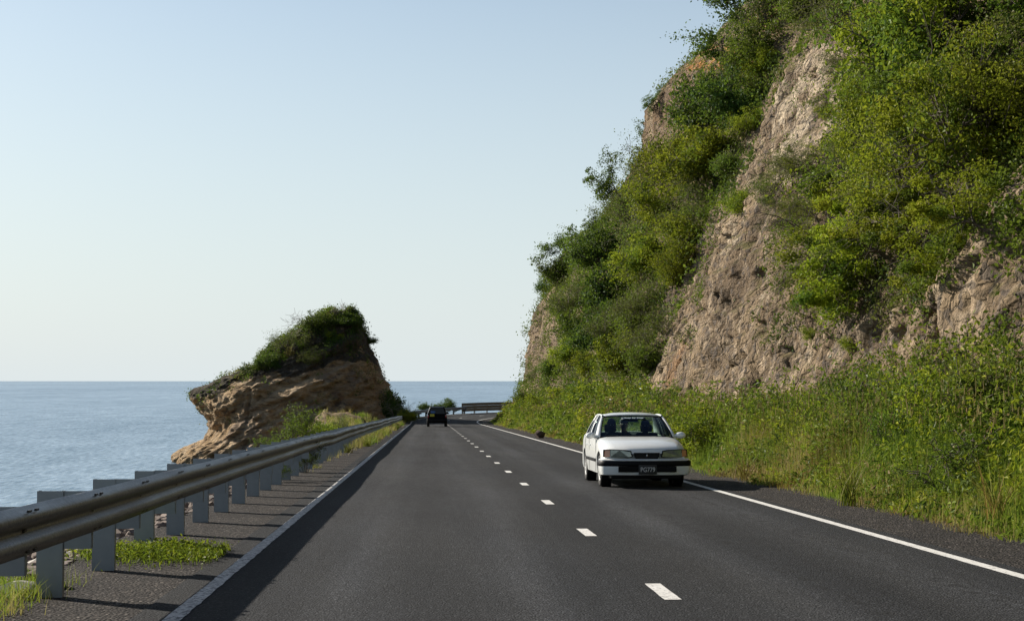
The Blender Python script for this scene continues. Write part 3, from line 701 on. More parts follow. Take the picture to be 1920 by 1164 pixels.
# bare boughs hanging out of the green wall
def bough(pts, r0, seed, label):
    rng = np.random.default_rng(seed); pts = np.array(pts, float); A = Acc()
    P0, P1, R0, R1 = [], [], [], []
    for j in range(3):
        q = pts + np.cumsum(rng.normal(size=pts.shape) * .05, 0) + rng.normal(size=3) * .05
        n = len(q) - 1
        for i in range(n):
            P0.append(q[i]); P1.append(q[i + 1]); R0.append(r0 * (1 - i / n * .8)); R1.append(r0 * (1 - (i + 1) / n * .8))
            for _ in range(2):
                d = (q[i + 1] - q[i]) * .6 + rng.normal(size=3) * .22
                P0.append(q[i]); P1.append(q[i] + d); R0.append(r0 * .3); R1.append(.004)
    V, Q = tubes(P0, P1, R0, R1, 5)
    o = link("bare_bough", mesh_np("bare_bough", V, Q, [M['bark']], None, True)); tag(o, label, "branch", "bare boughs on the cliff"); return o
def bough_px(a, b, r, seed, label, bend=.25):
    p, q = cliff_hit(*a), cliff_hit(*b); Yd = min(p[1], q[1]) - 1.6
    P_ = lambda px, py: np.array([(px - VPX) / F * Yd, Yd, CAM_H + (HY - py) / F * Yd])
    s, e = P_(*a), P_(*b); n = 7
    pts = [s + (e - s) * t + np.array([0, -.5 * t, bend * math.sin(math.pi * t)]) for t in np.linspace(0, 1, n)]
    pts.insert(0, s + np.array([.9, 1.6, -.1])); bough(pts, r, seed, label)
bough_px((1548, 462), (1440, 402), .035, 1, "dark bare bough pointing up to the left across the buttress")
bough_px((1825, 170), (1700, 232), .04, 2, "long arching bare bough in the green wall")
bough_px((1680, 378), (1600, 408), .03, 3, "short bare bough low in the green wall")
bough_px((1600, 300), (1560, 345), .02, 4, "pale dead stick hanging on the pale rock")

# ---------------------------------------------------------------- creeping cover on the cliff face (stuff)
BARE = [[(1222, 735), (1240, 620), (1300, 450), (1345, 395), (1385, 375), (1400, 290), (1455, 170), (1510, 110), (1570, 60), (1700, 20), (1720, 60), (1640, 130), (1620, 220), (1560, 290), (1500, 370),
         (1440, 430), (1470, 520), (1520, 600), (1640, 590), (1740, 540), (1930, 470), (1930, 600), (1780, 650), (1600, 700), (1500, 760), (1380, 745)],
        [(982, 720), (985, 660), (1010, 565), (1050, 600), (1058, 650), (1030, 700)],
        [(1180, 310), (1205, 190), (1300, 115), (1330, 110), (1290, 190), (1240, 260)],
        [(1310, 120), (1310, 90), (1400, 80), (1400, 115)]]
rng = np.random.default_rng(12)
def proj(X, Y, Z): return VPX + F * X / Y, HY - F * (Z - CAM_H) / Y
def cover(n, ylo, yhi, size, per, sig, seed, name, mats, keep_bare=.05, lab=None, thick=.5, zmax=38):
    rng = np.random.default_rng(seed)
    Y = ylo * (yhi / ylo) ** rng.random(n); z = rng.uniform(-1.5, 1, n) + rng.random(n) * (zmax - 0)
    z = np.where(rng.random(n) < .5, rng.uniform(-1, zmax * .5, n), z)
    x = cliff_x(Y, z); px, py = proj(x, Y, z)
    bare = np.zeros(n, bool)
    for pg in BARE: bare |= in_poly(px, py, pg)
    nz = fbm(Y / 3, z / 3, 0, 3, seed + 3)
    keep = (~bare & (nz > -.25 - .3 * (ylo > 60))) | (bare & (nz > .08) & (rng.random(n) < keep_bare * 10) & (z > 2.5))
    keep &= (px < 2150) & (py > -300)
    Y, z, x = Y[keep], z[keep], x[keep]; m = len(Y)
    C = np.stack([x - rng.random(m) * thick, Y, z], -1); idx = np.repeat(np.arange(m), per)
    off = rng.normal(size=(len(idx), 3)) * sig * np.array([.8, 1, .8]) * (.5 + rng.random(m))[idx][:, None]
    V, Q = leaf_quads(C[idx] + off, size, rng, .4, .3)
    v2 = fbm(Y / 5, z / 5, 0, 2, seed + 9); mi = np.clip(np.digitize(v2 + rng.normal(size=m) * .12, [-.22, .12, .32]), 0, len(mats) - 1)[idx]
    return tag(link(name, mesh_np(name, V, Q, mats, mi)), lab, kind='stuff')
cov = [M['leaf_mid'], M['leaf_mid'], M['leaf_olive'], M['leaf_dark']]
cover(11500, 66, 176, .18, 20, .34, 1, "creeping_foliage", cov, lab="mass of small scrub and creepers covering the gully and far cliff")
cover(4200, 22, 66, .09, 34, .19, 2, "creeping_foliage", cov, lab="mass of creepers and leaves covering the near cliff", thick=.4, zmax=20)

# ---------------------------------------------------------------- weeds and grasses on the verge (stuff)
def blades(base, h, w, lean, rng, k=3):
    n = len(base); a = rng.random(n) * 2 * np.pi; dirv = np.stack([np.cos(a), np.sin(a), np.zeros(n)], -1) * lean[:, None]
    sa = rng.random(n) * 2 * np.pi; side = np.stack([np.cos(sa), np.sin(sa), np.zeros(n)], -1)
    rows = []
    for i in range(k + 1):
        t = i / k
        c = base + np.stack([np.zeros(n), np.zeros(n), h * (t - .25 * t * t * np.minimum(lean, 1.5))], -1) + dirv * (h * t * t)[:, None]
        ww = w * (1 - t * .92)
        rows += [c - side * ww[:, None] / 2, c + side * ww[:, None] / 2]
    V = np.stack(rows, 1).reshape(-1, 3); m = 2 * (k + 1)
    q = np.array([[2 * i, 2 * i + 1, 2 * i + 3, 2 * i + 2] for i in range(k)])
    return V, (q[None] + (np.arange(n) * m)[:, None, None]).reshape(-1, 4)
def weeds(n, ylo, yhi, olo, ohi, hfun, name, mats, cuts, seed, per=9, wid=.014, label=None, spread=.12, lean=.5):
    rng = np.random.default_rng(seed)
    s = ylo * (yhi / ylo) ** rng.random(n); off = olo + (ohi - olo) * rng.random(n)
    X, Y = road_pt(s, off); e = np.abs(off)
    edge = 4.5 + .45 * fbm(s / 1.7, 3.3, 0, 4, 5)                       # ragged border to the asphalt
    ok = e > edge; X, Y, e, edge = X[ok], Y[ok], e[ok], edge[ok]; n = len(X)
    z = ground_z(X, Y) - .03
    h = hfun(e - edge) * (.55 + .7 * rng.random(n)) * (1 + .35 * fbm(X / 1.5, Y / 1.5, 0, 2, seed))
    v = fbm(X / 1.6, Y / 1.6, 0, 3, seed + 7) + rng.normal(size=n) * .13 - .35 * np.exp(-(e - edge) / .35)
    tm = np.clip(np.digitize(v, cuts), 0, len(mats) - 1)
    idx = np.repeat(np.arange(n), per); m = len(idx)
    base = np.stack([X, Y, z], -1)[idx] + np.concatenate([rng.normal(size=(m, 2)) * spread, np.zeros((m, 1))], 1)
    sc = np.clip(Y / 30, 1, 3)[idx]
    V, Q = blades(base, h[idx] * (.6 + .6 * rng.random(m)), wid * sc, lean * rng.random(m) ** 1.5, rng)
    return V, Q, np.repeat(tm[idx], 3)
hR = lambda d: .16 + .80 * sstep(0, 1.6, d)
gm = [M['grass_rust'], M['grass_dry'], M['grass_yellow'], M['grass_green'], M['leaf_mid']]
A = Acc(); V, Q, mi = weeds(23000, 7, 175, 4.1, 9.4, hR, "", gm, [-.48, -.24, .0, .40], 3, per=12)
A.add(V, Q, mi); tag(link("tall_grass", A.mesh("tall_grass", gm)), "tall green and yellow grass along the foot of the cliff", kind='stuff')
# leafy weeds between the grass
def leafy(n, ylo, yhi, olo, ohi, hfun, mats, seed, per=30, size=.085, cuts=(-.2, .05, .3), thr=-9, wide=1.0):
    rng = np.random.default_rng(seed)
    s = ylo * (yhi / ylo) ** rng.random(n); off = olo + (ohi - olo) * rng.random(n); X, Y = road_pt(s, off); e = np.abs(off)
    edge = 4.5 + .45 * fbm(s / 1.7, 3.3, 0, 4, 5); ok = (e > edge + .12 + .7 * rng.random(n) ** 2) & (fbm(X / 1.3, Y / 1.7, 0, 2, 33) > thr); X, Y, e, edge = X[ok], Y[ok], e[ok], edge[ok]; n = len(X)
    z = ground_z(X, Y); h = hfun(e - edge) * (.6 + .7 * rng.random(n)) * (1 + .85 * fbm(X / 1.6, Y / 1.9, 0, 2, seed))
    v = fbm(X / 1.3, Y / 1.3, 0, 3, seed + 2) + rng.normal(size=n) * .12; tm = np.clip(np.digitize(v, cuts), 0, len(mats) - 1)
    idx = np.repeat(np.arange(n), per); m = len(idx); t = rng.random(m) ** .7
    lean = rng.normal(size=(n, 2)) * .22
    sp = (.07 + .10 * t) * wide
    C = np.stack([X[idx] + lean[idx, 0] * h[idx] * t + rng.normal(size=m) * sp, Y[idx] + lean[idx, 1] * h[idx] * t + rng.normal(size=m) * sp, z[idx] + h[idx] * t], -1)
    V, Q = leaf_quads(C, size * np.clip(Y / 28, 1, 2.6)[idx], rng, .5, .24)
    return V, Q, tm[idx]
A = Acc(); lm = [M['leaf_dry'], M['grass_green'], M['leaf_mid'], M['leaf_shiny'], M['leaf_bright']]
A.add(*leafy(8200, 7, 175, 4.3, 9.6, lambda d: .15 + .95 * sstep(0, 1.9, d), lm, 4, cuts=(-.36, -.05, .16, .3)))
A.add(*leafy(2100, 7, 120, 5.6, 9.6, lambda d: .25 + .95 * sstep(.3, 2.0, d), lm, 8, per=80, size=.095, cuts=(-.5, -.1, .12, .2), thr=.08, wide=2.2))
tag(link("leafy_weeds", A.mesh("leafy_weeds", lm)), "leafy weeds crowding the verge below the cliff", kind='stuff')
# seed heads and stalks above the grass
rng = np.random.default_rng(31); n = 2600
s = 14 * (120 / 14) ** rng.random(n); off = 5.4 + 3.6 * rng.random(n); X, Y = road_pt(s, off); z = ground_z(X, Y)
h = 1.0 + .5 * rng.random(n); tip = np.stack([X + rng.normal(size=n) * .15, Y + rng.normal(size=n) * .15, z + h], -1); b0 = np.stack([X, Y, z], -1)
sc = np.clip(Y / 35, 1, 2.2)
V1, Q1 = tubes(b0, tip, .004 * sc, .003 * sc, 3); up = tip + (tip - b0) / h[:, None] * .13; V2, Q2 = tubes(tip, up, .011 * sc, .005 * sc, 4)
A = Acc(); A.add(V1, Q1, 0); A.add(V2, Q2, 1)
tag(link("seed_stalks", A.mesh("seed_stalks", [M['grass_green'], M['grass_dry']])), "dry seed stalks standing above the weeds", kind='stuff')

# plants one can single out on the right verge
RV = [
 (1330, 40, 7.6, 'bright', .42, "feathery light green bush behind the white car, at the buttress foot", 'shrub'),
 (1275, 58, 7.6, 'mid', .5, "green bush at the left foot of the bare buttress", 'shrub'),
 (1420, 44, 8.2, 'mid', .45, "green bush on the verge under the buttress centre", 'shrub'),
 (1560, 33, 8.2, 'forb', .75, "tall leafy weed clump under the orange rib of the buttress", 'weed clump'),
 (1650, 29, 8.2, 'forb', .8, "tall leafy weed clump under the shaded hollow", 'weed clump'),
 (1780, 25, 7.9, 'bright', .42, "fern-like bush against the rock near the right edge", 'shrub'),
 (1880, 22, 8.0, 'mid', .48, "dark green bush cut by the right edge at cliff foot", 'shrub'),
 (1700, 25.5, 7.4, 'forb', .6, "leafy weed clump in the middle of the right verge", 'weed clump'),
 (1830, 20.5, 6.9, 'forb', .62, "nearest leafy weed clump on the right verge", 'weed clump'),
 (1175, 75, 8.0, 'bright', .55, "bright bush behind the white car roof, left of the buttress", 'shrub'),
 (1100, 92, 8.2, 'mid', .65, "green bush on the verge half way to the far headland", 'shrub'),
 (1040, 115, 8.0, 'bright', .6, "bright bush on the verge below the far headland", 'shrub'),
 (985, 145, 8.0, 'mid', .7, "last green bush before the road bends out of sight", 'shrub'),
]
for i, (px, Y, X, key, sc, lab, cat) in enumerate(RV):
    X = (px - VPX) / F * Y
    put('weed_clump' if key == 'forb' else 'shrub', key, i, (X, Y, float(ground_z(X, Y)) - .05), sc, rt.uniform(0, 6), lab, cat, "bushes on the right verge")
# arching reed tufts
def reed(loc, h, n, seed, label, mats):
    rng = np.random.default_rng(seed); base = np.array(loc)[None] + np.concatenate([rng.normal(size=(n, 2)) * .07, np.zeros((n, 1))], 1)
    V, Q = blades(base - np.array(loc), h * (.6 + .5 * rng.random(n)), np.full(n, .016), .25 + .75 * rng.random(n), rng, 6)
    o = link("grass_tuft", mesh_np("grass_tuft", V, Q, mats, (rng.random(n) < .3).astype(int).repeat(6)), None, loc)
    return tag(o, label, "grass tuft", "grass tufts one can single out")
def on_ground(px, py, right=True):
    for Y in np.arange(8, 170, .1):
        X = (px - VPX) / F * Y
        if CAM_H + (HY - py) / F * Y <= float(ground_z(X, Y)): break
    return (X, Y, float(ground_z(X, Y)) - .02)
reed(on_ground(1600, 955), 1.25, 70, 1, "arching pale grass tuft on the right verge", [M['grass_yellow'], M['grass_green']])
reed(on_ground(1880, 1000), 1.0, 60, 2, "arching rusty grass tuft nearest the right edge", [M['grass_rust'], M['grass_yellow']])
reed(on_ground(1400, 905), .8, 50, 3, "brownish arching tuft beside the white car's shadow", [M['grass_rust'], M['grass_dry']])
reed(on_ground(655, 850), .62, 90, 4, "yellow dry grass tuft under the guardrail", [M['grass_yellow'], M['grass_dry']])
reed(on_ground(690, 838), .6, 90, 5, "green yellow grass tuft under the guardrail, farther along", [M['grass_yellow'], M['grass_green']])
reed(on_ground(597, 879), .22, 60, 6, "tiny round yellow tuft by the guardrail posts", [M['grass_yellow'], M['grass_dry']])

# ---------------------------------------------------------------- left side
# low green patch between the posts
rng = np.random.default_rng(41); n = 3200
u = rng.normal(size=n) * .5; X = -2.55 + u * .85; Y = 15.1 + rng.normal(size=n) * .42 + (X + 2.5) * -.15
ok = (X < -1.98) & (X > -3.6); X, Y = X[ok], Y[ok]; n = len(X)
hh = .09 * np.exp(-((X + 2.7) / .8) ** 2) + .02
C = np.stack([X, Y, zr(Y) + hh * rng.random(n) + .01], -1)
A = Acc(); V, Q = leaf_quads(C, .045, rng, 1.2, .24); A.add(V, Q, (rng.random(n) < .4).astype(int))
V, Q = blades(np.stack([X, Y, zr(Y) - .01], -1)[:1800], .04 + .10 * rng.random(1800), np.full(1800, .007), .8 * rng.random(1800), rng); A.add(V, Q, 0)
tag(link("low_weeds", A.mesh("low_weeds", [M['grass_green'], M['leaf_bright']])), "bright green low weeds between the nearest guardrail posts", kind='stuff')
# grass on the sea side of the rail
A = Acc()
def seaside(n, ylo, yhi, dlo, dhi, h, seed, per=10, cuts=(-.25, .05, .3), thr=-.1):
    rng = np.random.default_rng(seed); s = ylo * (yhi / ylo) ** rng.random(n); off = -5.0 - (dlo + (dhi - dlo) * rng.random(n)); X, Y = road_pt(s, off)
    v = fbm(X / 1.8, Y / 3.5, 0, 3, seed + 1); ok = v > thr; X, Y, v = X[ok], Y[ok], v[ok]; n = len(X)
    idx = np.repeat(np.arange(n), per); m = len(idx)
    base = np.stack([X, Y, ground_z(X, Y) - .02], -1)[idx] + np.concatenate([rng.normal(size=(m, 2)) * .1, np.zeros((m, 1))], 1)
    V, Q = blades(base, h * (.4 + .8 * rng.random(m)), .011 * np.clip(Y / 26, 1, 4.5)[idx], .7 * rng.random(m), rng)
    tm = np.clip(np.digitize(fbm(X / 2, Y / 3, 0, 3, seed + 5) + rng.normal(size=n) * .15, cuts), 0, 3)
    A.add(V, Q, np.repeat(tm[idx], 3))
seaside(2600, 55, 165, -.75, 6.5, .55, 51)
seaside(900, 60, 150, -.9, 1.2, .45, 52, thr=-.3)
seaside(420, 8.2, 12.8, -.25, 1.0, .25, 53, per=16, thr=-.8, cuts=(-.6, -.15, .1))
seaside(160, 24, 55, -.5, .9, .3, 54, thr=.1)
tag(link("verge_grass", A.mesh("verge_grass", [M['grass_dry'], M['grass_dry'], M['grass_yellow'], M['grass_green']])), "dry and green grass on the seaward verge", kind='stuff')
def left_plant(px, py, Y, key, sc, label, name='shrub', sz=1.0, i=0):
    X = (px - VPX) / F * Y; z = min(CAM_H + (HY - py) / F * Y, float(ground_z(X, Y)) + .1)
    return put(name, key, i, (X, Y, z - .05), sc, rt.uniform(0, 6), label, 'shrub', "shrubs on the seaward side", sz=sz)
left_plant(560, 842, 66, 'forb', .88, "bushy light green shrub behind the guardrail below the headland", sz=1.15)
left_plant(520, 845, 68, 'forb', .75, "small green shrub left of the bushy one by the guardrail", i=1)
left_plant(605, 832, 72, 'bright', .35, "green shrub just right of the bushy one by the guardrail", i=1)
left_plant(640, 822, 84, 'olive', .4, "greyish grass-like shrub behind the guardrail", i=1)
left_plant(768, 782, 150, 'bright', .42, "bright green bush growing over the guardrail kink", sz=.85)
left_plant(762, 775, 157, 'mid', .40, "green bush behind the one over the guardrail kink")
left_plant(700, 828, 95, 'dark', .28, "dark green weed bush leaning under the guardrail", name='shrub')
left_plant(728, 815, 108, 'mid', .3, "mid green weed bush under the guardrail before the kink", name='shrub')
left_plant(520, 880, 30.5, 'forb', .3, "dark leafy weed against the guardrail posts", i=1)
left_plant(576, 868, 35, 'forb', .36, "leafy weed under the guardrail between far posts")
for i, (px, sc, lab) in enumerate([(795, .34, "low bush beyond the far guardrail, left of the black car"), (838, .5, "pointed dark bush rising above the far guardrail"), (815, .3, "low bush behind the far guardrail above the black car"), (853, .24, "smallest bush beyond the far guardrail")]):
    Y = 203; X = (px - VPX) / F * Y
    put('shrub', 'dark', i, (X, Y, -2.7), sc, i * 1.3, lab, 'shrub', "bushes beyond the far guardrail")
# headland scrub
sel = in_poly(VPX + F * HV[:, 0] / HV[:, 1], HY - F * (HV[:, 2] - CAM_H) / HV[:, 1], [(405, 725), (425, 700), (480, 640), (560, 585), (630, 570), (690, 585), (700, 625), (680, 635), (640, 645), (605, 680), (560, 700), (500, 716), (450, 712)])
rng = np.random.default_rng(61); cand = HV[sel]; c = cand[rng.integers(0, len(cand), 3600)]; c = c[fbm(c[:, 0] / 1.3, c[:, 1] / 1.3, c[:, 2] / 1.3, 2, 69) > .14]
c2 = HV[(fbm(HV[:, 0] / 2, HV[:, 1] / 2, HV[:, 2] / 2, 3, 66) > .2) & (HV[:, 2] > -3.5)]; c = np.concatenate([c, c2[rng.integers(0, len(c2), 350)]])
idx = np.repeat(np.arange(len(c)), 22)
V, Q = leaf_quads(c[idx] + rng.normal(size=(len(idx), 3)) * .24 + np.array([0, -.1, .15]), .19, rng, .5, .28)
mi = np.digitize(fbm(c[:, 0] / 2, c[:, 1] / 2, c[:, 2] / 2, 2, 63) + rng.normal(size=len(c)) * .1, [-.22, .05, .33])[idx]
tag(link("scrub", mesh_np("scrub", V, Q, [M['leaf_dark'], M['leaf_olive'], M['leaf_mid'], M['leaf_dry']], mi)), "dark olive scrub covering the top of the headland", kind='stuff')
for i, (px, py, key, sc, sz, lab) in enumerate([
    (640, 590, 'bare', .85, .8, "leafless little tree on the very top of the headland"), (572, 612, 'bare', .95, .8, "larger leafless shrub on the headland's left shoulder"),
    (690, 645, 'dark', .45, .7, "dark shrub overhanging the right side of the headland"), (625, 640, 'bright', .42, .9, "brightest green shrub on top of the headland"),
    (600, 625, 'dark', .7, .9, "dark shrub near the headland summit"), (655, 612, 'dark', .65, .7, "dark low shrub crowning the headland"),
    (545, 655, 'olive', .7, .9, "olive shrub half way down the headland's back"), (500, 690, 'dark', .5, .9, "dark green shrub low on the headland's back"),
    (465, 700, 'twisted', .45, .9, "tiny sparse shrub at the lower end of the headland scrub"), (585, 680, 'olive', .6, .8, "grey shrub at the edge of the headland's bare rock")]):
    p = head_hit(px, py); put('shrub', key, i, (p[0], p[1], p[2] - .2), sc, i * 1.7, lab, 'shrub', "shrubs on the headland", sz=sz)
p = on_ground(738, 756); put('shrub', 'bare', 0, (-3.3 - .2, 158, float(ground_z(-3.5, 158)) - .1), 1.1, 2., "dark leafless bush at the foot of the headland beside the road", 'shrub', "shrubs on the headland")
put('shrub', 'dark', 1, (-3.9, 159, float(ground_z(-3.9, 159)) - .1), .62, 2., "dark bush entwined with the leafless one at the headland foot", 'shrub', "shrubs on the headland", sz=1.5)

# ---------------------------------------------------------------- stones
def rock_unit(seed, n=10):
    rng = np.random.default_rng(seed); bm = bmesh.new(); bmesh.ops.create_icosphere(bm, subdivisions=2, radius=1)
    for v in bm.verts:
        c = np.array(v.co); k = 1 + .35 * float(fbm(c[0] * 1.3 + seed, c[1] * 1.3, c[2] * 1.3, 2, seed)); v.co = Vector(c * k)
    for _ in range(6):
        d = Vector(rng.normal(size=3)).normalized(); bmesh.ops.bisect_plane(bm, geom=bm.verts[:] + bm.edges[:] + bm.faces[:], plane_co=d * .62, plane_no=d, clear_outer=True)
        bmesh.ops.contextual_create(bm, geom=[e for e in bm.edges if e.is_boundary])
    bmesh.ops.triangulate(bm, faces=bm.faces[:]); V = np.array([v.co[:] for v in bm.verts]); T = np.array([[v.index for v in f.verts] for f in bm.faces]); bm.free(); return V, T
units = [rock_unit(s) for s in range(6)]
rng = np.random.default_rng(71); VV, TT, MM, nn = [], [], [], 0
for i in range(4200):
    Y = 6 * (75 / 6) ** rng.random(); d = .2 + abs(rng.normal()) * 1.3; X = -3.05 - d
    r = .035 + .075 * rng.random() ** 2 * (1 + .6 * d); U, T = units[rng.integers(6)]
    a = Matrix.Rotation(rng.random() * 6.28, 3, Vector(rng.normal(size=3)).normalized()); U2 = U @ np.array(a).T * r * np.array([1, 1, .75])
    VV.append(U2 + np.array([X, Y, float(ground_z(X, Y)) + r * .3])); TT.append(T + nn); nn += len(U); MM.append(np.full(len(T), 0 if rng.random() < .9 else 1))
tag(link("rubble", mesh_np("rubble", np.concatenate(VV), np.concatenate(TT), [M['stone'], M['stone_pale']], np.concatenate(MM))), "pinkish grey rubble sloping down to the sea behind the guardrail", kind='stuff')
def stone(loc, r, label, mat, seed, sq=(1, 1, .8)):
    U, T = units[seed]; o = link("boulder", mesh_np("boulder", U * np.array(sq) * r, T, [mat]), None, loc); return tag(o, label, "boulder")
stone((5.55, 75.5, float(zr(75)) + .16), .34, "dark fallen boulder at the edge of the right verge", M['stone_dark'], 1)
stone((-3.15, 12.1, float(zr(12)) + .03), .16, "pale flat stone beside the nearest guardrail post", M['stone_pale'], 2, (1.3, .8, .4))
stone((-3.1, 12.55, float(zr(12)) + .05), .13, "dark stone behind the pale flat one at the nearest post", M['stone_dark'], 3, (1.1, 1, .8))
for k, (px, py, r, c) in enumerate([(912, 790, .13, "farther"), (917, 790.5, .1, "nearer")][:1] + [(907, 783, .09, "")][:1]):
    D = (CAM_H * F) / (py - 767); X = (px - VPX) / F * D
    if D > 140: D = 150
    stone(((px - VPX) / F * D, D, float(zr(D)) + .06), r, ["small white stone at the edge of the far right verge", "tinier white stone farther along the right verge"][k], M['stone_pale'], 4)
# ---------------------------------------------------------------- guardrails
PROF = np.array([(0, .500), (.004, .515), (.045, .535), (.078, .560), (.083, .590), (.060, .625), (.012, .650), (.008, .665), (.012, .680), (.060, .705), (.083, .740), (.078, .770), (.045, .795), (.010, .812), (0, .822),
                 (-.006, .820), (.000, .806), (.038, .788), (.070, .765), (.074, .740), (.052, .712), (.004, .688), (.0, .665), (.004, .642), (.052, .618), (.074, .590), (.070, .566), (.038, .542), (-.002, .522), (-.006, .502)])
def beam_mesh(s, off, dz, mats, wob=.0, seed=0, bolts=None):
    k = len(PROF); S = s[:, None] + 0 * PROF[None, :, 0]
    lap = (np.floor(s / 3.86) % 2) * .004
    O = off + PROF[None, :, 0] + lap[:, None] + wob * fbm(s / 7, 1.5, 0, 2, seed)[:, None]
    X, Y = road_pt(S, O); Z = zr(Y) + PROF[None, :, 1] + dz + wob * 1.2 * fbm(s / 6, 9.5, 0, 2, seed + 3)[:, None]
    A = Acc(); A.add(np.stack([X, Y, Z], -1).reshape(-1, 3), grid_faces(len(s), k, True), 0)
    capf = []
    if bolts is not None and len(bolts):
        C = []
        for b in bolts:
            for ds, zz, oo in ((-.16, .795, .066), (.02, .795, .066), (-.16, .545, .060), (.02, .545, .060), (-.05, .665, .010)):
                x0, y0 = road_pt(b + ds - .035, off + oo - .006); x1, y1 = road_pt(b + ds + .035, off + oo - .006)
                z_ = float(zr(y0)) + zz + dz + wob * 1.2 * float(fbm(b / 6, 9.5, 0, 2, seed + 3))
                C.append(((x0, y0, z_), (x1, y1, z_)))
        V, Q = tubes([c[0] for c in C], [c[1] for c in C], np.full(len(C), .010), np.full(len(C), .008), 6); A.add(V, Q, 1)
    return A.mesh("beam", mats, True)
def box_pts(c, sx, sy, sz):
    x, y, z = c; v = np.array([[i, j, k] for i in (-1, 1) for j in (-1, 1) for k in (-1, 1)], float) * np.array([sx, sy, sz]) / 2 + np.array(c)
    q = np.array([[0, 1, 3, 2], [4, 6, 7, 5], [0, 4, 5, 1], [2, 3, 7, 6], [0, 2, 6, 4], [1, 5, 7, 3]]); return v, q
def post_mesh(h0=-.5, h1=.80):
    A = Acc(); t = .006        # channel: wide web facing along the road, two lips turned away
    z, hz_ = (h0 + h1) / 2, h1 - h0
    for c, sx, sy in (((-.315, 0, z), .198, t), ((-.411, .03, z), t, .054), ((-.219, .03, z), t, .054), ((-.400, .054, z), .016, t), ((-.230, .054, z), .016, t)):
        A.add(*box_pts(c, sx, sy, hz_))
    return A.mesh("post", [M['post']])
def spacer_mesh():
    A = Acc(); t = .006
    for c, sx, sy in (((-.108, .012, .58), .205, t), ((-.004, .036, .58), t, .044), ((-.213, .036, .58), t, .044)): A.add(*box_pts(c, sx, sy, .44))
    return A.mesh("spacer", [M['post']])
def guardrail(name, s0, s1, off, label, posts, dz=0, mats=None, second=None):
    o = empty(name, (0, 0, 0)); tag(o, label, "guardrail", "guardrails along the seaward edge")
    mats = mats or [M['steel'], M['dark_bolt']]
    s = np.concatenate([np.arange(s0, min(s1, Y0), .35), np.arange(max(s0, Y0), s1, .35)])
    link("beam", beam_mesh(s, off, dz, mats, .03, 4, posts[:40]), o)
    if second: link("beam", beam_mesh(s, off + .01, dz + second, mats, .03, 4, None), o)
    if second: link("beam", beam_mesh(s, off + .005, dz - .33, mats, .03, 4, None), o)
    pm, sm = post_mesh(h1=.80 + dz + (second or 0)), spacer_mesh()
    rr = random.Random(3)
    for p in posts:
        x, y = road_pt(p, off - .006); x2, y2 = road_pt(p + .1, off - .006)
        rot = math.atan2(-(float(x2) - float(x)), float(y2) - float(y))
        for nm, me in (("post", pm), ("spacer", sm)):
            c = link(nm, me, o, (float(x), float(y), float(zr(y)) + (rr.uniform(-.006, .006)))); c.rotation_euler = (rr.uniform(-.008, .008), 0, rot)
    return o
RO = -4.39
guardrail("guardrail", 1.5, 152.5, RO, "long grey steel guardrail along the left edge of the road", [4.12 + 1.932 * k for k in range(77)])
guardrail("guardrail", 155.5, 175.6, RO, "curved grey guardrail round the outside of the far bend", [156.2 + 1.93 * k for k in range(11)])
guardrail("guardrail", 175.0, 236.0, RO - .35, "brown weathered double-height guardrail on the far bend, beyond the single one", [175.6 + 1.93 * k for k in range(31)], dz=.08, mats=[M['weathered'], M['dark_bolt']], second=.335)
# ---------------------------------------------------------------- vehicles (x forward, y left, z up)
def bm_mesh(name, bm, mats, smooth=True, angle=35):
    me = bpy.data.meshes.new(name); bmesh.ops.recalc_face_normals(bm, faces=bm.faces[:]); bm.to_mesh(me); bm.free()
    for m in mats: me.materials.append(m)
    for p in me.polygons: p.use_smooth = smooth
    if smooth: me.set_sharp_from_angle(angle=R(angle))
    return me
def subdiv(me, lv=2):
    o = bpy.data.objects.new("tmp", me); COL.objects.link(o); m = o.modifiers.new("s", 'SUBSURF'); m.levels = lv; m.render_levels = lv
    r = bpy.data.meshes.new_from_object(o.evaluated_get(bpy.context.evaluated_depsgraph_get())); bpy.data.objects.remove(o); return r
def boolean(me, cutters):
    o = bpy.data.objects.new("tmp", me); COL.objects.link(o); cs = []
    for c in cutters:
        co_ = bpy.data.objects.new("cut", c); COL.objects.link(co_); co_.hide_render = True; cs.append(co_)
        m = o.modifiers.new("b", 'BOOLEAN'); m.operation = 'DIFFERENCE'; m.object = co_; m.solver = 'EXACT'
    bpy.context.view_layer.update()
    r = bpy.data.meshes.new_from_object(o.evaluated_get(bpy.context.evaluated_depsgraph_get()))
    bpy.data.objects.remove(o)
    for c in cs: bpy.data.objects.remove(c)
    return r
def smoothed(me, angle=32):
    for p in me.polygons: p.use_smooth = True
    me.set_sharp_from_angle(angle=R(angle)); return me
def box_bm(c, s, bev=0, seg=2, bm=None):
    b = bmesh.new(); bmesh.ops.create_cube(b, size=1)
    for v in b.verts: v.co = Vector((v.co.x * s[0] + c[0], v.co.y * s[1] + c[1], v.co.z * s[2] + c[2]))
    if bev: bmesh.ops.bevel(b, geom=b.edges[:], offset=bev, segments=seg, affect='EDGES', profile=.6)
    if bm is not None:
        t = bpy.data.meshes.new("t"); b.to_mesh(t); b.free(); bm.from_mesh(t); bpy.data.meshes.remove(t); return bm
    return b
def cyl_mesh(name, c, r, w, mats=(), seg=40):
    bm = bmesh.new(); bmesh.ops.create_cone(bm, cap_ends=True, segments=seg, radius1=r, radius2=r, depth=w, matrix=Matrix.Translation(c) @ Matrix.Rotation(R(90), 4, 'X'))
    return bm_mesh(name, bm, mats)
def lathe_y(prof, seg=40):
    """prof: (y, r)"""
    th = np.linspace(0, 2 * np.pi, seg, endpoint=False); V = np.array([[r * math.cos(t), y, r * math.sin(t)] for y, r in prof for t in th]); return V, grid_faces(len(prof), seg, True)
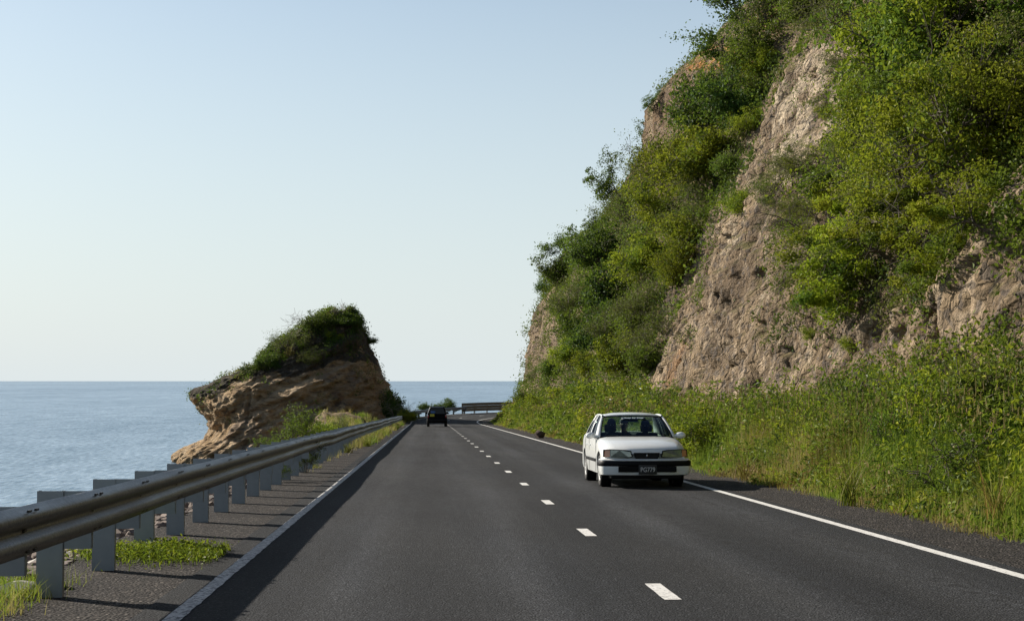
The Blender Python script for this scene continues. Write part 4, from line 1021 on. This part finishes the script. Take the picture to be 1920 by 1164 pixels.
def wheel(parent, x, side, r=.29, w=.175, track=.735, cap='hubcap'):
    o_y = side * track
    e = empty("wheel", (x, o_y, r)); e.parent = parent
    V, Q = lathe_y([(-w / 2 * .7, r * .62), (-w / 2, r * .72), (-w / 2, r * .90), (-w / 2 * .82, r * .98), (0, r), (w / 2 * .82, r * .98), (w / 2, r * .90), (w / 2, r * .72), (w / 2 * .7, r * .62)])
    link("tyre", mesh_np("tyre", V, Q, [M['rubber']], None, True), e)
    V, Q = lathe_y([(w * .30, r * .66), (w * .46, r * .66), (w * .44, r * .60), (w * .34, r * .52), (w * .40, r * .34), (w * .44, r * .14), (w * .43, .001)]); A = Acc(); A.add(V, Q, 0)
    for k in range(9):
        a = k * 2 * math.pi / 9; x_, z_ = math.cos(a) * r * .43, math.sin(a) * r * .43
        V, Q = tubes([(x_, w * .30, z_)], [(x_, w * .405, z_)], [r * .085], [r * .085], 8); A.add(V, Q, 1)
    rim = link("rim", A.mesh("rim", [M[cap], M['trim_black']], True), e)
    if side < 0: e.rotation_euler = (0, 0, math.pi)
    return e
def panel(pts, th, mat, name, parent, nrm=None):
    """flat polygon panel with thickness"""
    bm = bmesh.new(); vs = [bm.verts.new(p) for p in pts]; f = bm.faces.new(vs); bm.normal_update()
    n = Vector(nrm).normalized() if nrm else f.normal
    r = bmesh.ops.extrude_face_region(bm, geom=[f]); bmesh.ops.translate(bm, vec=n * th, verts=[v for v in r['geom'] if isinstance(v, bmesh.types.BMVert)])
    return link(name, bm_mesh(name, bm, [mat], False), parent)
def text_mesh(s, size, mat, shear=0, th=.002):
    cu = bpy.data.curves.new("t", 'FONT'); cu.body = s; cu.size = size; cu.extrude = th; cu.align_x = 'CENTER'; cu.align_y = 'CENTER'; cu.shear = shear
    o = bpy.data.objects.new("t", cu); COL.objects.link(o); bpy.context.view_layer.update()
    me = bpy.data.meshes.new_from_object(o.evaluated_get(bpy.context.evaluated_depsgraph_get())); bpy.data.objects.remove(o); me.materials.clear(); me.materials.append(mat); return me

def bend(x, y, fx=1.35, amt=.20, rear=-1.7, ramt=.12):
    """plan curvature of nose and tail"""
    k = (abs(y) / .84) ** 2.6
    if x > fx: return x - amt * k * min(1, (x - fx) / .65)
    if x < rear: return x + ramt * k * min(1, (rear - x) / .4)
    return x
def lower_body(st, mat, bendf=bend):
    rows = []
    for x, w, zb, zt, cr in st:
        h = zt - zb
        half = [(0, zb), (w * .75, zb), (w * .955, zb + .03), (w * .985, zb + .30 * h), (w, zb + .52 * h), (w * .985, zb + .80 * h), (w * .955, zt - .045), (w * .90, zt - .008), (w * .74, zt + cr * .55), (w * .38, zt + cr * .92), (0, zt + cr)]
        full = half + [(-y, z) for y, z in half[-2:0:-1]]
        rows.append([(bendf(x, y), y, z) for y, z in full])
    k = len(rows[0]); V = np.array(rows).reshape(-1, 3); Q = grid_faces(len(rows), k, True)
    bm = bmesh.new(); vs = [bm.verts.new(v) for v in V]
    for q in Q: bm.faces.new([vs[i] for i in q])
    bm.faces.new([vs[i] for i in range(k)][::-1]); bm.faces.new([vs[len(V) - k + i] for i in range(k)])
    return bm_mesh("body", bm, [mat])

def sweep_band(xs_ys, prof, name, mat, parent, closed=True):
    """profile (outward, z) swept along a plan path of (x,y)"""
    P_ = np.array(xs_ys, float); T = np.gradient(P_, axis=0); T /= np.linalg.norm(T, axis=1)[:, None]; N = np.stack([T[:, 1], -T[:, 0]], -1)
    V = np.array([[P_[i, 0] + N[i, 0] * o, P_[i, 1] + N[i, 1] * o, z] for i in range(len(P_)) for o, z in prof]); k = len(prof)
    Q = grid_faces(len(P_), k, True); bm = bmesh.new(); vs = [bm.verts.new(v) for v in V]
    for q in Q: bm.faces.new([vs[i] for i in q])
    bm.faces.new([vs[i] for i in range(k)]); bm.faces.new([vs[len(V) - k + i] for i in range(k)][::-1])
    return link(name, bm_mesh(name, bm, [mat], True, 40), parent)

def build_sedan():
    root = empty("sedan_car"); W_ = M['car_white']
    st = [(-2.12, .70, .36, .80, .01), (-2.08, .765, .28, .88, .02), (-1.95, .81, .24, .925, .03), (-1.6, .835, .21, .94, .035), (-1.0, .845, .20, .915, .03), (-.3, .847, .20, .895, .03),
          (.4, .847, .20, .885, .03), (.85, .845, .20, .875, .035), (1.2, .84, .20, .84, .045), (1.6, .83, .20, .785, .045), (1.85, .815, .22, .735, .035), (2.0, .79, .25, .695, .02), (2.045, .775, .27, .665, .008), (2.06, .76, .30, .62, 0)]
    me = lower_body(st, W_)
    cuts = [cyl_mesh("c", (x, s * .80, .30), .345, .40) for x in (1.23, -1.235) for s in (-1, 1)]
    bm = bmesh.new(); box_bm((-.32, 0, 1.0), (2.15, 1.42, 1.2), bm=bm); cab = bm_mesh("c", bm, [])
    for v in cab.vertices:
        pass
    body = link("body", smoothed(boolean(me, cuts + [cab])), root)
    # wheel-well linings
    for x in (1.23, -1.235):
        for s in (-1, 1):
            V, Q = lathe_y([(-.1, .345), (.085, .345)], 32); o = link("wheel_arch_liner", mesh_np("wheel_arch_liner", V, Q, [M['trim_black']], None, True), root, (x, s * .70, .30))
    link("underbody", bm_mesh("underbody", box_bm((0, 0, .20), (3.9, 1.36, .07), .02), [M['trim_black']]), root)
    # greenhouse key lines
    def ws(u, v):       # windscreen surface u -1..1, v 0 bottom..1 top
        hw = .735 + (.595 - .735) * v; x = .93 + (.20 - .93) * v - (.22 - .10 * v) * u * u; z = .885 + (1.285 - .885) * v + .03 * math.sin(math.pi * v) - .018 * u * u * v
        return (x, hw * u, z)
    def rs(u, v):       # rear screen
        hw = .70 + (.575 - .70) * v; x = -1.58 + (-.98 + 1.58) * v + (.16 - .06 * v) * u * u; z = .945 + (1.275 - .945) * v + .02 * math.sin(math.pi * v) - .018 * u * u * v
        return (x, hw * u, z)
    def surf(fn, u0, u1, v0, v1, nu, nv, name, mat, th=.0, off=0.0):
        V = np.array([fn(u0 + (u1 - u0) * i / nu, v0 + (v1 - v0) * j / nv) for j in range(nv + 1) for i in range(nu + 1)]); Q = grid_faces(nv + 1, nu + 1)
        me = mesh_np(name, V, Q, [mat], None, True); o = bpy.data.objects.new("t", me); COL.objects.link(o)
        if th:
            m = o.modifiers.new("s", 'SOLIDIFY'); m.thickness = th; m.offset = off
            me = bpy.data.meshes.new_from_object(o.evaluated_get(bpy.context.evaluated_depsgraph_get())); me.name = name
        bpy.data.objects.remove(o); return link(name, me, root)
    wsn = surf(ws, -1, 1, 0, 1, 18, 8, "windscreen", M['glass'])
    rsn = surf(rs, -1, 1, 0, 1, 14, 6, "rear_window", M['glass'])
    # black rubber surround of the windscreen
    A = Acc()
    ring = [ws(u, .0) for u in np.linspace(-1, 1, 13)] + [ws(1, v) for v in np.linspace(.15, 1, 6)] + [ws(u, 1) for u in np.linspace(.85, -1, 12)] + [ws(-1, v) for v in np.linspace(.85, .1, 6)]
    ring = np.array(ring); V, Q = tubes(ring, np.roll(ring, -1, 0), np.full(len(ring), .014), np.full(len(ring), .014), 6); A.add(V, Q)
    link("windscreen_seal", A.mesh("windscreen_seal", [M['trim_black']], True), root)
    # roof
    def roof(u, v):     # u across, v front..rear
        a = ws(u, 1); b = rs(u, 1); x = a[0] + (b[0] - a[0]) * v; hw = a[1] + (b[1] - a[1]) * v
        z = a[2] + (b[2] - a[2]) * v + .062 * math.sin(math.pi * min(1, v * .93 + .05)) ** .8 * (1 - .55 * u ** 4)
        return (x, hw + .012 * math.copysign(1, u) * (abs(u) > .98), z)
    surf(roof, -1, 1, 0, 1, 18, 14, "roof", W_, .03, 0)
    # side: belt line to roof edge
    for s in (-1, 1):
        def side(x, t):
            x_ = x; yb, yt = .808, .612; zb, zt = .895, 1.305 - .05 * ((x + .4) / .8) ** 2 if True else 0
            tt = t; return (x_, s * (yb + (yt - yb) * tt + .02 * math.sin(math.pi * tt)), zb + (zt - zb) * tt)
        def strip_(a0, a1, b0, b1, name, mat, th=.03, n=6):   # between line a (bottom x a0 -> top x a1) and line b
            V = np.array([side((a0 + (a1 - a0) * t) * (1 - w) + (b0 + (b1 - b0) * t) * w, t) for t in np.linspace(0, 1, n + 1) for w in (0, .5, 1)])
            me = mesh_np(name, V, grid_faces(n + 1, 3), [mat], None, True); o = bpy.data.objects.new("t", me); COL.objects.link(o); m = o.modifiers.new("s", 'SOLIDIFY'); m.thickness = th; m.offset = 0
            me = bpy.data.meshes.new_from_object(o.evaluated_get(bpy.context.evaluated_depsgraph_get())); me.name = name; bpy.data.objects.remove(o); return link(name, me, root)
        # front pillar: from windscreen edge back to the door glass
        V = []
        for t in np.linspace(0, 1, 8):
            a = Vector(ws(s * 1.0, t)); b = Vector(side(.60 + (.04 - .60) * t, t)); m_ = (a + b) / 2 + Vector((0, s * .018, .012)); V += [a, m_, b]
        me = mesh_np("front_pillar", np.array([v[:] for v in V]), grid_faces(8, 3), [W_], None, True); o = bpy.data.objects.new("t", me); COL.objects.link(o); mm = o.modifiers.new("s", 'SOLIDIFY'); mm.thickness = .03; mm.offset = 0
        me = bpy.data.meshes.new_from_object(o.evaluated_get(bpy.context.evaluated_depsgraph_get())); me.name = "front_pillar"; bpy.data.objects.remove(o); link("front_pillar", me, root)
        strip_(-.30, -.34, -.40, -.42, "middle_pillar", W_)
        V = []
        for t in np.linspace(0, 1, 8):
            a = Vector(rs(s * 1.0, t)); b = Vector(side(-1.22 + (-.93 + 1.22) * t, t)); m_ = (a + b) / 2 + Vector((0, s * .02, .01)); V += [a, m_, b]
        me = mesh_np("rear_pillar", np.array([v[:] for v in V]), grid_faces(8, 3), [W_], None, True); o = bpy.data.objects.new("t", me); COL.objects.link(o); mm = o.modifiers.new("s", 'SOLIDIFY'); mm.thickness = .03; mm.offset = 0
        me = bpy.data.meshes.new_from_object(o.evaluated_get(bpy.context.evaluated_depsgraph_get())); me.name = "rear_pillar"; bpy.data.objects.remove(o); link("rear_pillar", me, root)
        strip_(.60, .06, -.30, -.34, "side_window", M['glass_tinted'], .004)
        strip_(-.40, -.42, -1.22, -.93, "side_window", M['glass_tinted'], .004)
        # roof rail joining pillars
        P_ = [side(x, 1.0) for x in np.linspace(.12, -1.0, 10)]; V, Q = tubes(P_[:-1], P_[1:], np.full(9, .024), np.full(9, .024), 6); link("roof_rail", mesh_np("roof_rail", V, Q, [W_], None, True), root)
        # door weather strip and shut lines, body moulding
        P_ = [(x, s * .822, .892) for x in np.linspace(.66, -1.25, 8)]; V, Q = tubes(P_[:-1], P_[1:], np.full(7, .012), np.full(7, .012), 5); link("window_moulding", mesh_np("window_moulding", V, Q, [M['trim_black']], None, True), root)
        for x0, x1 in ((.80, -.33), (-.35, -.90)):
            link("side_moulding", bm_mesh("side_moulding", box_bm(((x0 + x1) / 2, s * .848, .47), (abs(x0 - x1) - .02, .022, .055), .008), [M['trim_black']]), root)
            link("door_handle", bm_mesh("door_handle", box_bm((x1 + .17 if x1 > -.5 else -.80, s * .842, .735), (.15, .03, .03), .01), [W_]), root)
        A = Acc()
        for x in (.82, -.34, -1.02):
            z0, z1 = (.26, .87) if x > -1 else (.62, .87)
            V, Q = box_pts((x, s * .8415, (z0 + z1) / 2), .008, .006, z1 - z0); A.add(V, Q)
        link("door_gap", A.mesh("door_gap", [M['trim_black']]), root)
        # mirrors
        me = subdiv(bm_mesh("mirror", box_bm((0, 0, 0), (.13, .20, .125), .0), [W_]), 3)
        mi = link("wing_mirror", smoothed(me), root, (.60, s * .915, .92)); mi.scale = (1.25, 1.25, 1.2); mi.rotation_euler = (0, 0, -s * .15)
        link("mirror_stalk", bm_mesh("mirror_stalk", box_bm((.60, s * .83, .90), (.09, .10, .06), .015), [W_]), root)
    # nose: headlamps, indicators, grille
    def nose(y, z, out=0): # body front surface point
        return (bend(2.06, y) + out - .10 * max(0, z - .60), y, z)
    for s in (-1, 1):
        def lens(pts, name, mat, out=.02):
            bm = bmesh.new(); a = [bm.verts.new(nose(s * y, z, -.06)) for y, z in pts]; b = [bm.verts.new(nose(s * y, z, out)) for y, z in pts]; n = len(pts)
            for i in range(n): bm.faces.new([a[i], a[(i + 1) % n], b[(i + 1) % n], b[i]])
            bm.faces.new(a[::-1]); bm.faces.new(b); return link(name, bm_mesh(name, bm, [mat], False), root)
        lens([(.295, .568), (.32, .650), (.40, .668), (.52, .678), (.69, .682), (.69, .562), (.5, .560), (.36, .560)], "headlight", M['lamp_glass'])
        lens([(.70, .562), (.70, .681), (.75, .679), (.79, .672), (.80, .566), (.75, .562)], "indicator", M['amber'])
        lens([(.28, .553), (.30, .668), (.40, .684), (.665, .696), (.815, .688), (.82, .555)], "headlight_surround", M['trim_black'], .008)
    bm = bmesh.new(); pts = [(-.25, .635), (.25, .635), (.235, .56), (.205, .53), (-.205, .53), (-.235, .56)]
    a = [bm.verts.new(nose(y, z, -.05)) for y, z in pts]; b = [bm.verts.new(nose(y, z, .022)) for y, z in pts]; n = len(pts)
    for i in range(n): bm.faces.new([a[i], a[(i + 1) % n], b[(i + 1) % n], b[i]])
    bm.faces.new(a[::-1]); bm.faces.new(b); g = link("grille", bm_mesh("grille", bm, [M['trim_black']], False), root)
    bm = bmesh.new()
    for z in (.552, .575, .598, .621): box_bm((2.083, 0, z), (.006, .43, .005), .0, bm=bm)
    link("grille_bars", bm_mesh("grille_bars", bm, [M['plate_black']], False), g)
    V, Q = tubes([(2.082, 0, .588)], [(2.095, 0, .588)], [.022], [.020], 14); V[:, 1] *= .62; e_ = link("emblem", mesh_np("emblem", V, [Q, np.arange(14, 28)[None]], [M['chrome']], None, True), g)
    # hood shut line
    pl_ = [(nose(y, .66)[0] - .0, y, .702 - .02 * (abs(y) / .8) ** 2) for y in np.linspace(-.78, .78, 17)]
    # bumper: plan path follows the bent nose and wraps to the wheel arch
    ys = np.linspace(-.80, .80, 33); path = [(1.60, .832), (1.72, .832), (1.80, .828)] + [(bend(2.07, y) + .0, y) for y in ys[::-1]] + [(1.80, -.828), (1.72, -.832), (1.60, -.832)]
    path = path[::-1]
    dens = []
    for (x0, y0), (x1, y1) in zip(path[:-1], path[1:]): dens += [(x0, y0), ((x0 + x1) / 2, (y0 + y1) / 2)]
    path = dens + [path[-1]]; path = [(x, y) for x, y in path]
    sweep_band(path, [(-.10, .235), (.0, .226), (.035, .24), (.055, .30), (.060, .392), (-.10, .392)], "bumper", W_, root)
    sweep_band(path, [(-.10, .3925), (.062, .3925), (.072, .41), (.072, .47), (.060, .488), (-.10, .490)], "bumper_band", M['trim_black'], root)
    sweep_band(path, [(-.10, .4905), (.045, .4905), (.05, .505), (.02, .525), (-.10, .53)], "bumper_top", W_, root)
    sweep_band([(2.135, y) for y in np.linspace(-.56, .56, 15)], [(-.02, .288), (.004, .295), (.012, .33), (.012, .3922), (-.02, .3922)], "air_intake", M['trim_black'], root)
    p = link("number_plate", bm_mesh("number_plate", box_bm((2.165, 0, .335), (.012, .335, .155), .004), [M['plate_black']]), root)
    t = text_mesh("PG779", .118, M['letter_white']); te = link("plate_lettering", t, p); te.rotation_euler = (R(90), 0, R(90)); te.location = (2.1735, 0, .333); te.scale = (.88, 1, 1)
    bm = bmesh.new()
    for c, s_ in (((2.168, 0, .4165), (.014, .35, .007)), ((2.168, 0, .2535), (.014, .35, .007)), ((2.168, .172, .335), (.014, .007, .165)), ((2.168, -.172, .335), (.014, .007, .165))): box_bm(c, s_, bm=bm)
    link("plate_frame", bm_mesh("plate_frame", bm, [M['interior']], False), p)
    # windscreen strip with lettering
    def wso(u, v): q = ws(u, v); return (q[0] + .008, q[1], q[2] + .006)
    sp_ = surf(wso, -.40, .40, .78, .915, 8, 2, "sun_strip", M['strip_tint'], .001)
    t = text_mesh("Step by Step", .072, M['letter_tint'], .25, .001); te = link("strip_lettering", t, sp_)
    a, b_ = Vector(wso(0, .80)), Vector(wso(0, .90)); up = (b_ - a).normalized(); rt_ = Vector((0, 1, 0)); nn_ = rt_.cross(up)
    te.matrix_local = Matrix.Translation((a + b_) / 2 + nn_ * .006) @ Matrix((rt_, up, nn_)).transposed().to_4x4(); te.scale = (1.1, 1, 1)
    # wipers, cowl
    A = Acc(); w1 = [ws(u, .035) for u in np.linspace(-.1, .8, 6)]; w2 = [ws(u, .03) for u in np.linspace(-.85, .0, 6)]
    for w_ in (w1, w2):
        w_ = [(x + .03, y, z + .015) for x, y, z in w_]; V, Q = tubes(w_[:-1], w_[1:], np.full(5, .009), np.full(5, .009), 5); A.add(V, Q)
    link("wiper", A.mesh("wiper", [M['trim_black']], True), root)
    # tail lamps, rear bumper
    for s in (-1, 1): link("tail_light", bm_mesh("tail_light", box_bm((-2.07 + .05, s * .62, .76), (.10, .30, .14), .02), [M['red_lens']]), root)
    rp = [(-1.72, .765), (-1.85, .765), (-1.98, .745), (-2.08, .68), (-2.13, .5), (-2.15, 0), (-2.13, -.5), (-2.08, -.68), (-1.98, -.745), (-1.85, -.765), (-1.72, -.765)]
    sweep_band(rp[::1], [(-.06, .24), (.03, .24), (.05, .32), (.05, .50), (.0, .56), (-.06, .56)], "rear_bumper", W_, root)
    # interior
    link("dashboard", bm_mesh("dashboard", box_bm((.62, 0, .80), (.42, 1.38, .16), .05), [M['interior']]), root)
    link("cabin_floor", bm_mesh("cabin_floor", box_bm((-.3, 0, .27), (2.1, 1.36, .03), .005), [M['interior']]), root)
    for y in (-.38, .38):
        bm = bmesh.new(); box_bm((-.05, y, .38), (.5, .48, .16), .05, 3, bm); bk_ = link("front_seat", bm_mesh("front_seat", bm, [M['seat_fabric']]), root)
        bm = bmesh.new(); box_bm((-.40, y, .68), (.14, .46, .56), .05, 3, bm); o = link("backrest", bm_mesh("backrest", bm, [M['seat_fabric']]), bk_)
        bm = bmesh.new(); box_bm((-.47, y, 1.045), (.09, .25, .15), .04, 3, bm); o = link("headrest", bm_mesh("headrest", bm, [M['seat_fabric']]), bk_)
    bm = bmesh.new(); box_bm((-1.05, 0, .37), (.5, 1.3, .16), .05, 3, bm); rsb = link("rear_seat", bm_mesh("rear_seat", bm, [M['seat_fabric']]), root)
    bm = bmesh.new(); box_bm((-1.34, 0, .66), (.14, 1.3, .5), .05, 3, bm); link("backrest", bm_mesh("backrest", bm, [M['seat_fabric']]), rsb)
    th = np.linspace(0, 2 * np.pi, 24, endpoint=False); C_ = np.stack([.28 + .06 * np.cos(th) * 0 + .05 * np.sin(th), -.42 + .185 * np.cos(th), .80 + .165 * np.sin(th)], -1)
    V, Q = tubes(C_, np.roll(C_, -1, 0), np.full(24, .014), np.full(24, .014), 6); link("steering_wheel", mesh_np("steering_wheel", V, Q, [M['trim_black']], None, True), root)
    link("rear_view_mirror", bm_mesh("rear_view_mirror", box_bm((.20, 0, 1.20), (.03, .22, .06), .012), [M['trim_black']]), root)
    for x, s in ((1.23, 1), (1.23, -1), (-1.235, 1), (-1.235, -1)): wheel(root, x, s)
    return root

YC = 29.30
car = build_sedan(); CXc = 3.93
car.scale = (1, .935, 1); car.location = (CXc, YC, float(zr(YC)) + .004); car.rotation_euler = (0, -.0186, R(-90))
tag(car, "white four-door sedan with black bumper band driving towards the camera", "car")

def build_suv():
    root = empty("small_suv"); B = M['car_black']
    st = [(-1.78, .74, .40, .95, .0), (-1.74, .80, .36, 1.0, .0), (-1.5, .825, .34, 1.02, .0), (-.5, .83, .33, 1.02, .0), (.5, .83, .33, 1.0, .0), (1.1, .82, .33, .96, .02), (1.6, .79, .36, .90, .02), (1.76, .72, .42, .80, .0)]
    me = lower_body(st, B, lambda x, y: bend(x, y, 1.2, .15, -1.5, .06))
    body = link("body", smoothed(boolean(me, [cyl_mesh("c", (x, s * .80, .34), .385, .42) for x in (1.08, -1.08) for s in (-1, 1)])), root)
    # cabin shell
    rows = []
    for x, wb, wt, zt in ((-1.74, .775, .56, 1.58), (-1.60, .79, .575, 1.66), (-1.0, .80, .60, 1.68), (0, .80, .60, 1.665), (.25, .80, .58, 1.62), (.95, .78, .62, 1.02)):
        half = [(wb, 1.0), ((wb + wt) / 2 + .03, (1.0 + zt) / 2), (wt + .02, zt - .06), (wt - .06, zt - .01), (0, zt + .015)]
        rows.append([(x + (.0 if z < 1.3 else .06 if x < -1.7 else 0), y, z) for y, z in half] + [(x + (.0 if z < 1.3 else .06 if x < -1.7 else 0), -y, z) for y, z in half[-2::-1]])
    k = len(rows[0]); V = np.array(rows).reshape(-1, 3); bm = bmesh.new(); vs = [bm.verts.new(v) for v in V]
    for q in grid_faces(len(rows), k, True): bm.faces.new([vs[i] for i in q])
    bm.faces.new([vs[i] for i in range(k)]); bm.faces.new([vs[len(V) - k + i] for i in range(k)]); link("cabin", bm_mesh("cabin", bm, [B]), root)
    panel([(-1.755, -.66, 1.06), (-1.755, .66, 1.06), (-1.715, .52, 1.55), (-1.715, -.52, 1.55)], .012, M['dark_glass'], "rear_window", root, (-1, 0, .1))
    for s in (-1, 1):
        panel([(-1.5, s * .797, 1.06), (-.15, s * .805, 1.06), (-.15, s * .64, 1.56), (-1.45, s * .62, 1.56)], .01, M['dark_glass'], "side_window", root, (0, s, .3))
        panel([(-.05, s * .805, 1.06), (.72, s * .79, 1.06), (.25, s * .63, 1.54), (-.05, s * .64, 1.56)], .01, M['dark_glass'], "side_window", root, (0, s, .3))
        P_ = [(.3, s * .56, 1.675), (-.2, s * .575, 1.715), (-1.4, s * .575, 1.725), (-1.62, s * .55, 1.69)]; V, Q = tubes(P_[:-1], P_[1:], np.full(3, .02), np.full(3, .02), 6); link("roof_rail", mesh_np("roof_rail", V, Q, [M['chrome']], None, True), root)
        link("tail_light", bm_mesh("tail_light", box_bm((-1.75, s * .73, .86), (.08, .12, .24), .015), [M['red_lens']]), root)
        link("wing_mirror", bm_mesh("wing_mirror", box_bm((.62, s * .90, 1.10), (.12, .20, .15), .04), [M['trim_black']]), root)
    V = np.array([(-1.70, y, 1.605 + .0 * y) for y in np.linspace(-.5, .5, 7)]); V2, Q = tubes(V[:-1], V[1:], np.full(6, .022), np.full(6, .022), 6); link("roof_edge_trim", mesh_np("roof_edge_trim", V2, Q, [M['chrome']], None, True), root)
    V = np.array([(-1.72, .575 + .2 * (1 - t), 1.05 + .52 * t) for t in np.linspace(0, 1, 5)]); V2, Q = tubes(V[:-1], V[1:], np.full(4, .022), np.full(4, .022), 6); link("pillar_trim", mesh_np("pillar_trim", V2, Q, [M['chrome']], None, True), root)
    link("number_plate", bm_mesh("number_plate", box_bm((-1.80, .40, .94), (.015, .36, .20), .004), [M['plate_yellow']]), root)
    link("bumper", bm_mesh("bumper", box_bm((-1.80, 0, .50), (.16, 1.60, .20), .04), [M['trim_black']]), root)
    link("painted_reflection", bm_mesh("painted_reflection", box_bm((-1.772, .33, 1.20), (.006, .36, .17), .002), [M['reflection_blue']]), root)  # blue reflection in the rear glass, put in as a thin coloured plate
    link("windscreen", mesh_np("windscreen", [(.93, -.66, 1.06), (.93, .66, 1.06), (.33, .55, 1.60), (.33, -.55, 1.60)], np.array([[0, 1, 2, 3]]), [M['dark_glass']]), root)
    for s in (-1, 1): link("headlight", bm_mesh("headlight", box_bm((1.69, s * .58, .78), (.10, .24, .14), .02), [M['lamp_glass']]), root)
    link("underbody", bm_mesh("underbody", box_bm((0, 0, .34), (3.3, 1.3, .10), .02), [M['trim_black']]), root)
    for x, s in ((1.08, 1), (1.08, -1), (-1.08, 1), (-1.08, -1)): wheel(root, x, s, .345, .22, .73)
    return root
suv = build_suv(); YS = 127.6
suv.location = (.74, YS, float(zr(YS)) + .004); suv.rotation_euler = (0, .0186, R(90))
tag(suv, "small black off-road car driving away with a yellow number plate", "car")

# ---------------------------------------------------------------- people in the white car
def person(loc, label, shirt, driver=False, turn=0.0, hairlong=False):
    """seated figure facing +x; loc = hip point in car coordinates, placed in the world through the car's matrix"""
    J = []; E = []; Rd = []
    def j(p, r, parent=None):
        J.append(p); Rd.append(r); i = len(J) - 1
        if parent is not None: E.append((parent, i))
        return i
    pel = j((0, 0, .04), .135); sp1 = j((-.05, 0, .20), .125, pel); sp2 = j((-.08, 0, .36), .14, sp1); ch = j((-.09, 0, .47), .12, sp2); nk = j((-.07, 0, .565), .056, ch); hb = j((-.045, 0, .62), .062, nk)
    hd = j((-.025, 0, .70), .086, hb); ht = j((-.035, 0, .765), .07, hd)
    j((.066, 0, .685), .014, hd)
    for s in (-1, 1):
        j((-.035, s * .088, .69), .016, hd)
        sh = j((-.09, s * .17, .47), .062, ch)
        if driver: el, wr = (.08, s * .24, .30), (.24, s * .19, .40)
        else: el, wr = (-.02, s * .24, .24), (.18, s * .13, .14)
        e = j(el, .042, sh); w = j(wr, .028, e); d = (Vector(wr) - Vector(el)).normalized(); pm = Vector(wr) + d * .06; pa = j(tuple(pm), .030, w)
        for q in range(4):
            b = pm + Vector((0, (q - 1.5) * .019, .004)) + d * .02; f1 = j(tuple(b + d * .03), .0095, pa); f2 = j(tuple(b + d * (.055 + .006 * (1.5 - abs(q - 1.5))) + Vector((0, 0, -.02))), .008, f1); j(tuple(b + d * .06 + Vector((-.012, 0, -.045))), .007, f2)
        t1 = j(tuple(pm + Vector((0, -s * .038, .0)) + d * .0), .010, pa); j(tuple(pm + Vector((0, -s * .052, -.012)) + d * .03), .008, t1)
        hp = j((.05, s * .09, .02), .095, pel); kn = j((.40, s * .13, .09), .066, hp); an = j((.50, s * .12, -.03 if not driver else -.02), .045, kn); j((.57, s * .12, -.05), .036, an)
    me = bpy.data.meshes.new("person"); me.from_pydata(J, E, []); o = bpy.data.objects.new("t", me); COL.objects.link(o)
    m = o.modifiers.new("k", 'SKIN'); m.use_smooth_shade = True
    for i, sv in enumerate(me.skin_vertices[0].data): sv.radius = (Rd[i], Rd[i]); sv.use_root = (i == 0)
    m2 = o.modifiers.new("s", 'SUBSURF'); m2.levels = 1; m2.render_levels = 1
    bpy.context.view_layer.update(); r = bpy.data.meshes.new_from_object(o.evaluated_get(bpy.context.evaluated_depsgraph_get())); bpy.data.objects.remove(o); r.name = "person"
    r.materials.clear()
    for mt in (M['skin'], M[shirt], M['trousers']): r.materials.append(mt)
    for f in r.polygons:
        c = f.center; f.use_smooth = True
        f.material_index = 1 if (.10 < c.z < .545 and c.x < .07) else (2 if c.z <= .10 and c.x < .5 and abs(c.y) < .26 else 0)
    root = link("person", r)
    V, Q = lathe_y([(y, math.sqrt(max(1e-6, 1 - y * y))) for y in np.linspace(-1, 1, 13)], 20); V = V * np.array([.103, .097, .105]) + np.array([-.045, 0, .735])
    fc = V[Q].mean(1); keep = (fc[:, 2] > .735 + (fc[:, 0] + .02) * .9) | ((fc[:, 0] < -.05) & (fc[:, 2] > (.60 if hairlong else .68)))
    link("hair", mesh_np("hair", V, Q[keep], [M['hair']], None, True), root)
    for s in (-1, 1):
        V, Q = lathe_y([(y * .011, .011 * math.sqrt(max(1e-6, 1 - y * y))) for y in np.linspace(-1, 1, 7)], 8); V = V + np.array([.052, s * .031, .712]); link("eye", mesh_np("eye", V, Q, [M['eye']], None, True), root)
    V, Q = tubes([(.058, -.022, .655)], [(.058, .022, .655)], [.006], [.006], 6); link("mouth", mesh_np("mouth", V, Q, [M['hair']], None, True), root)
    bpy.context.view_layer.update()
    root.matrix_world = car.matrix_world @ Matrix.Translation(loc) @ Matrix.Rotation(turn, 4, 'Z')
    return tag(root, label, "person", "people in the white car")
person((.02, -.41, .40), "person in a grey shirt with raised arms at the wheel of the white car", 'shirt_grey', driver=True)
person((.00, .30, .385), "person in dark clothes in the front passenger seat of the white car", 'shirt_navy', turn=.1, hairlong=True)
person((-.98, -.02, .41), "person in dark clothes seen between the front seats of the white car", 'shirt_black')
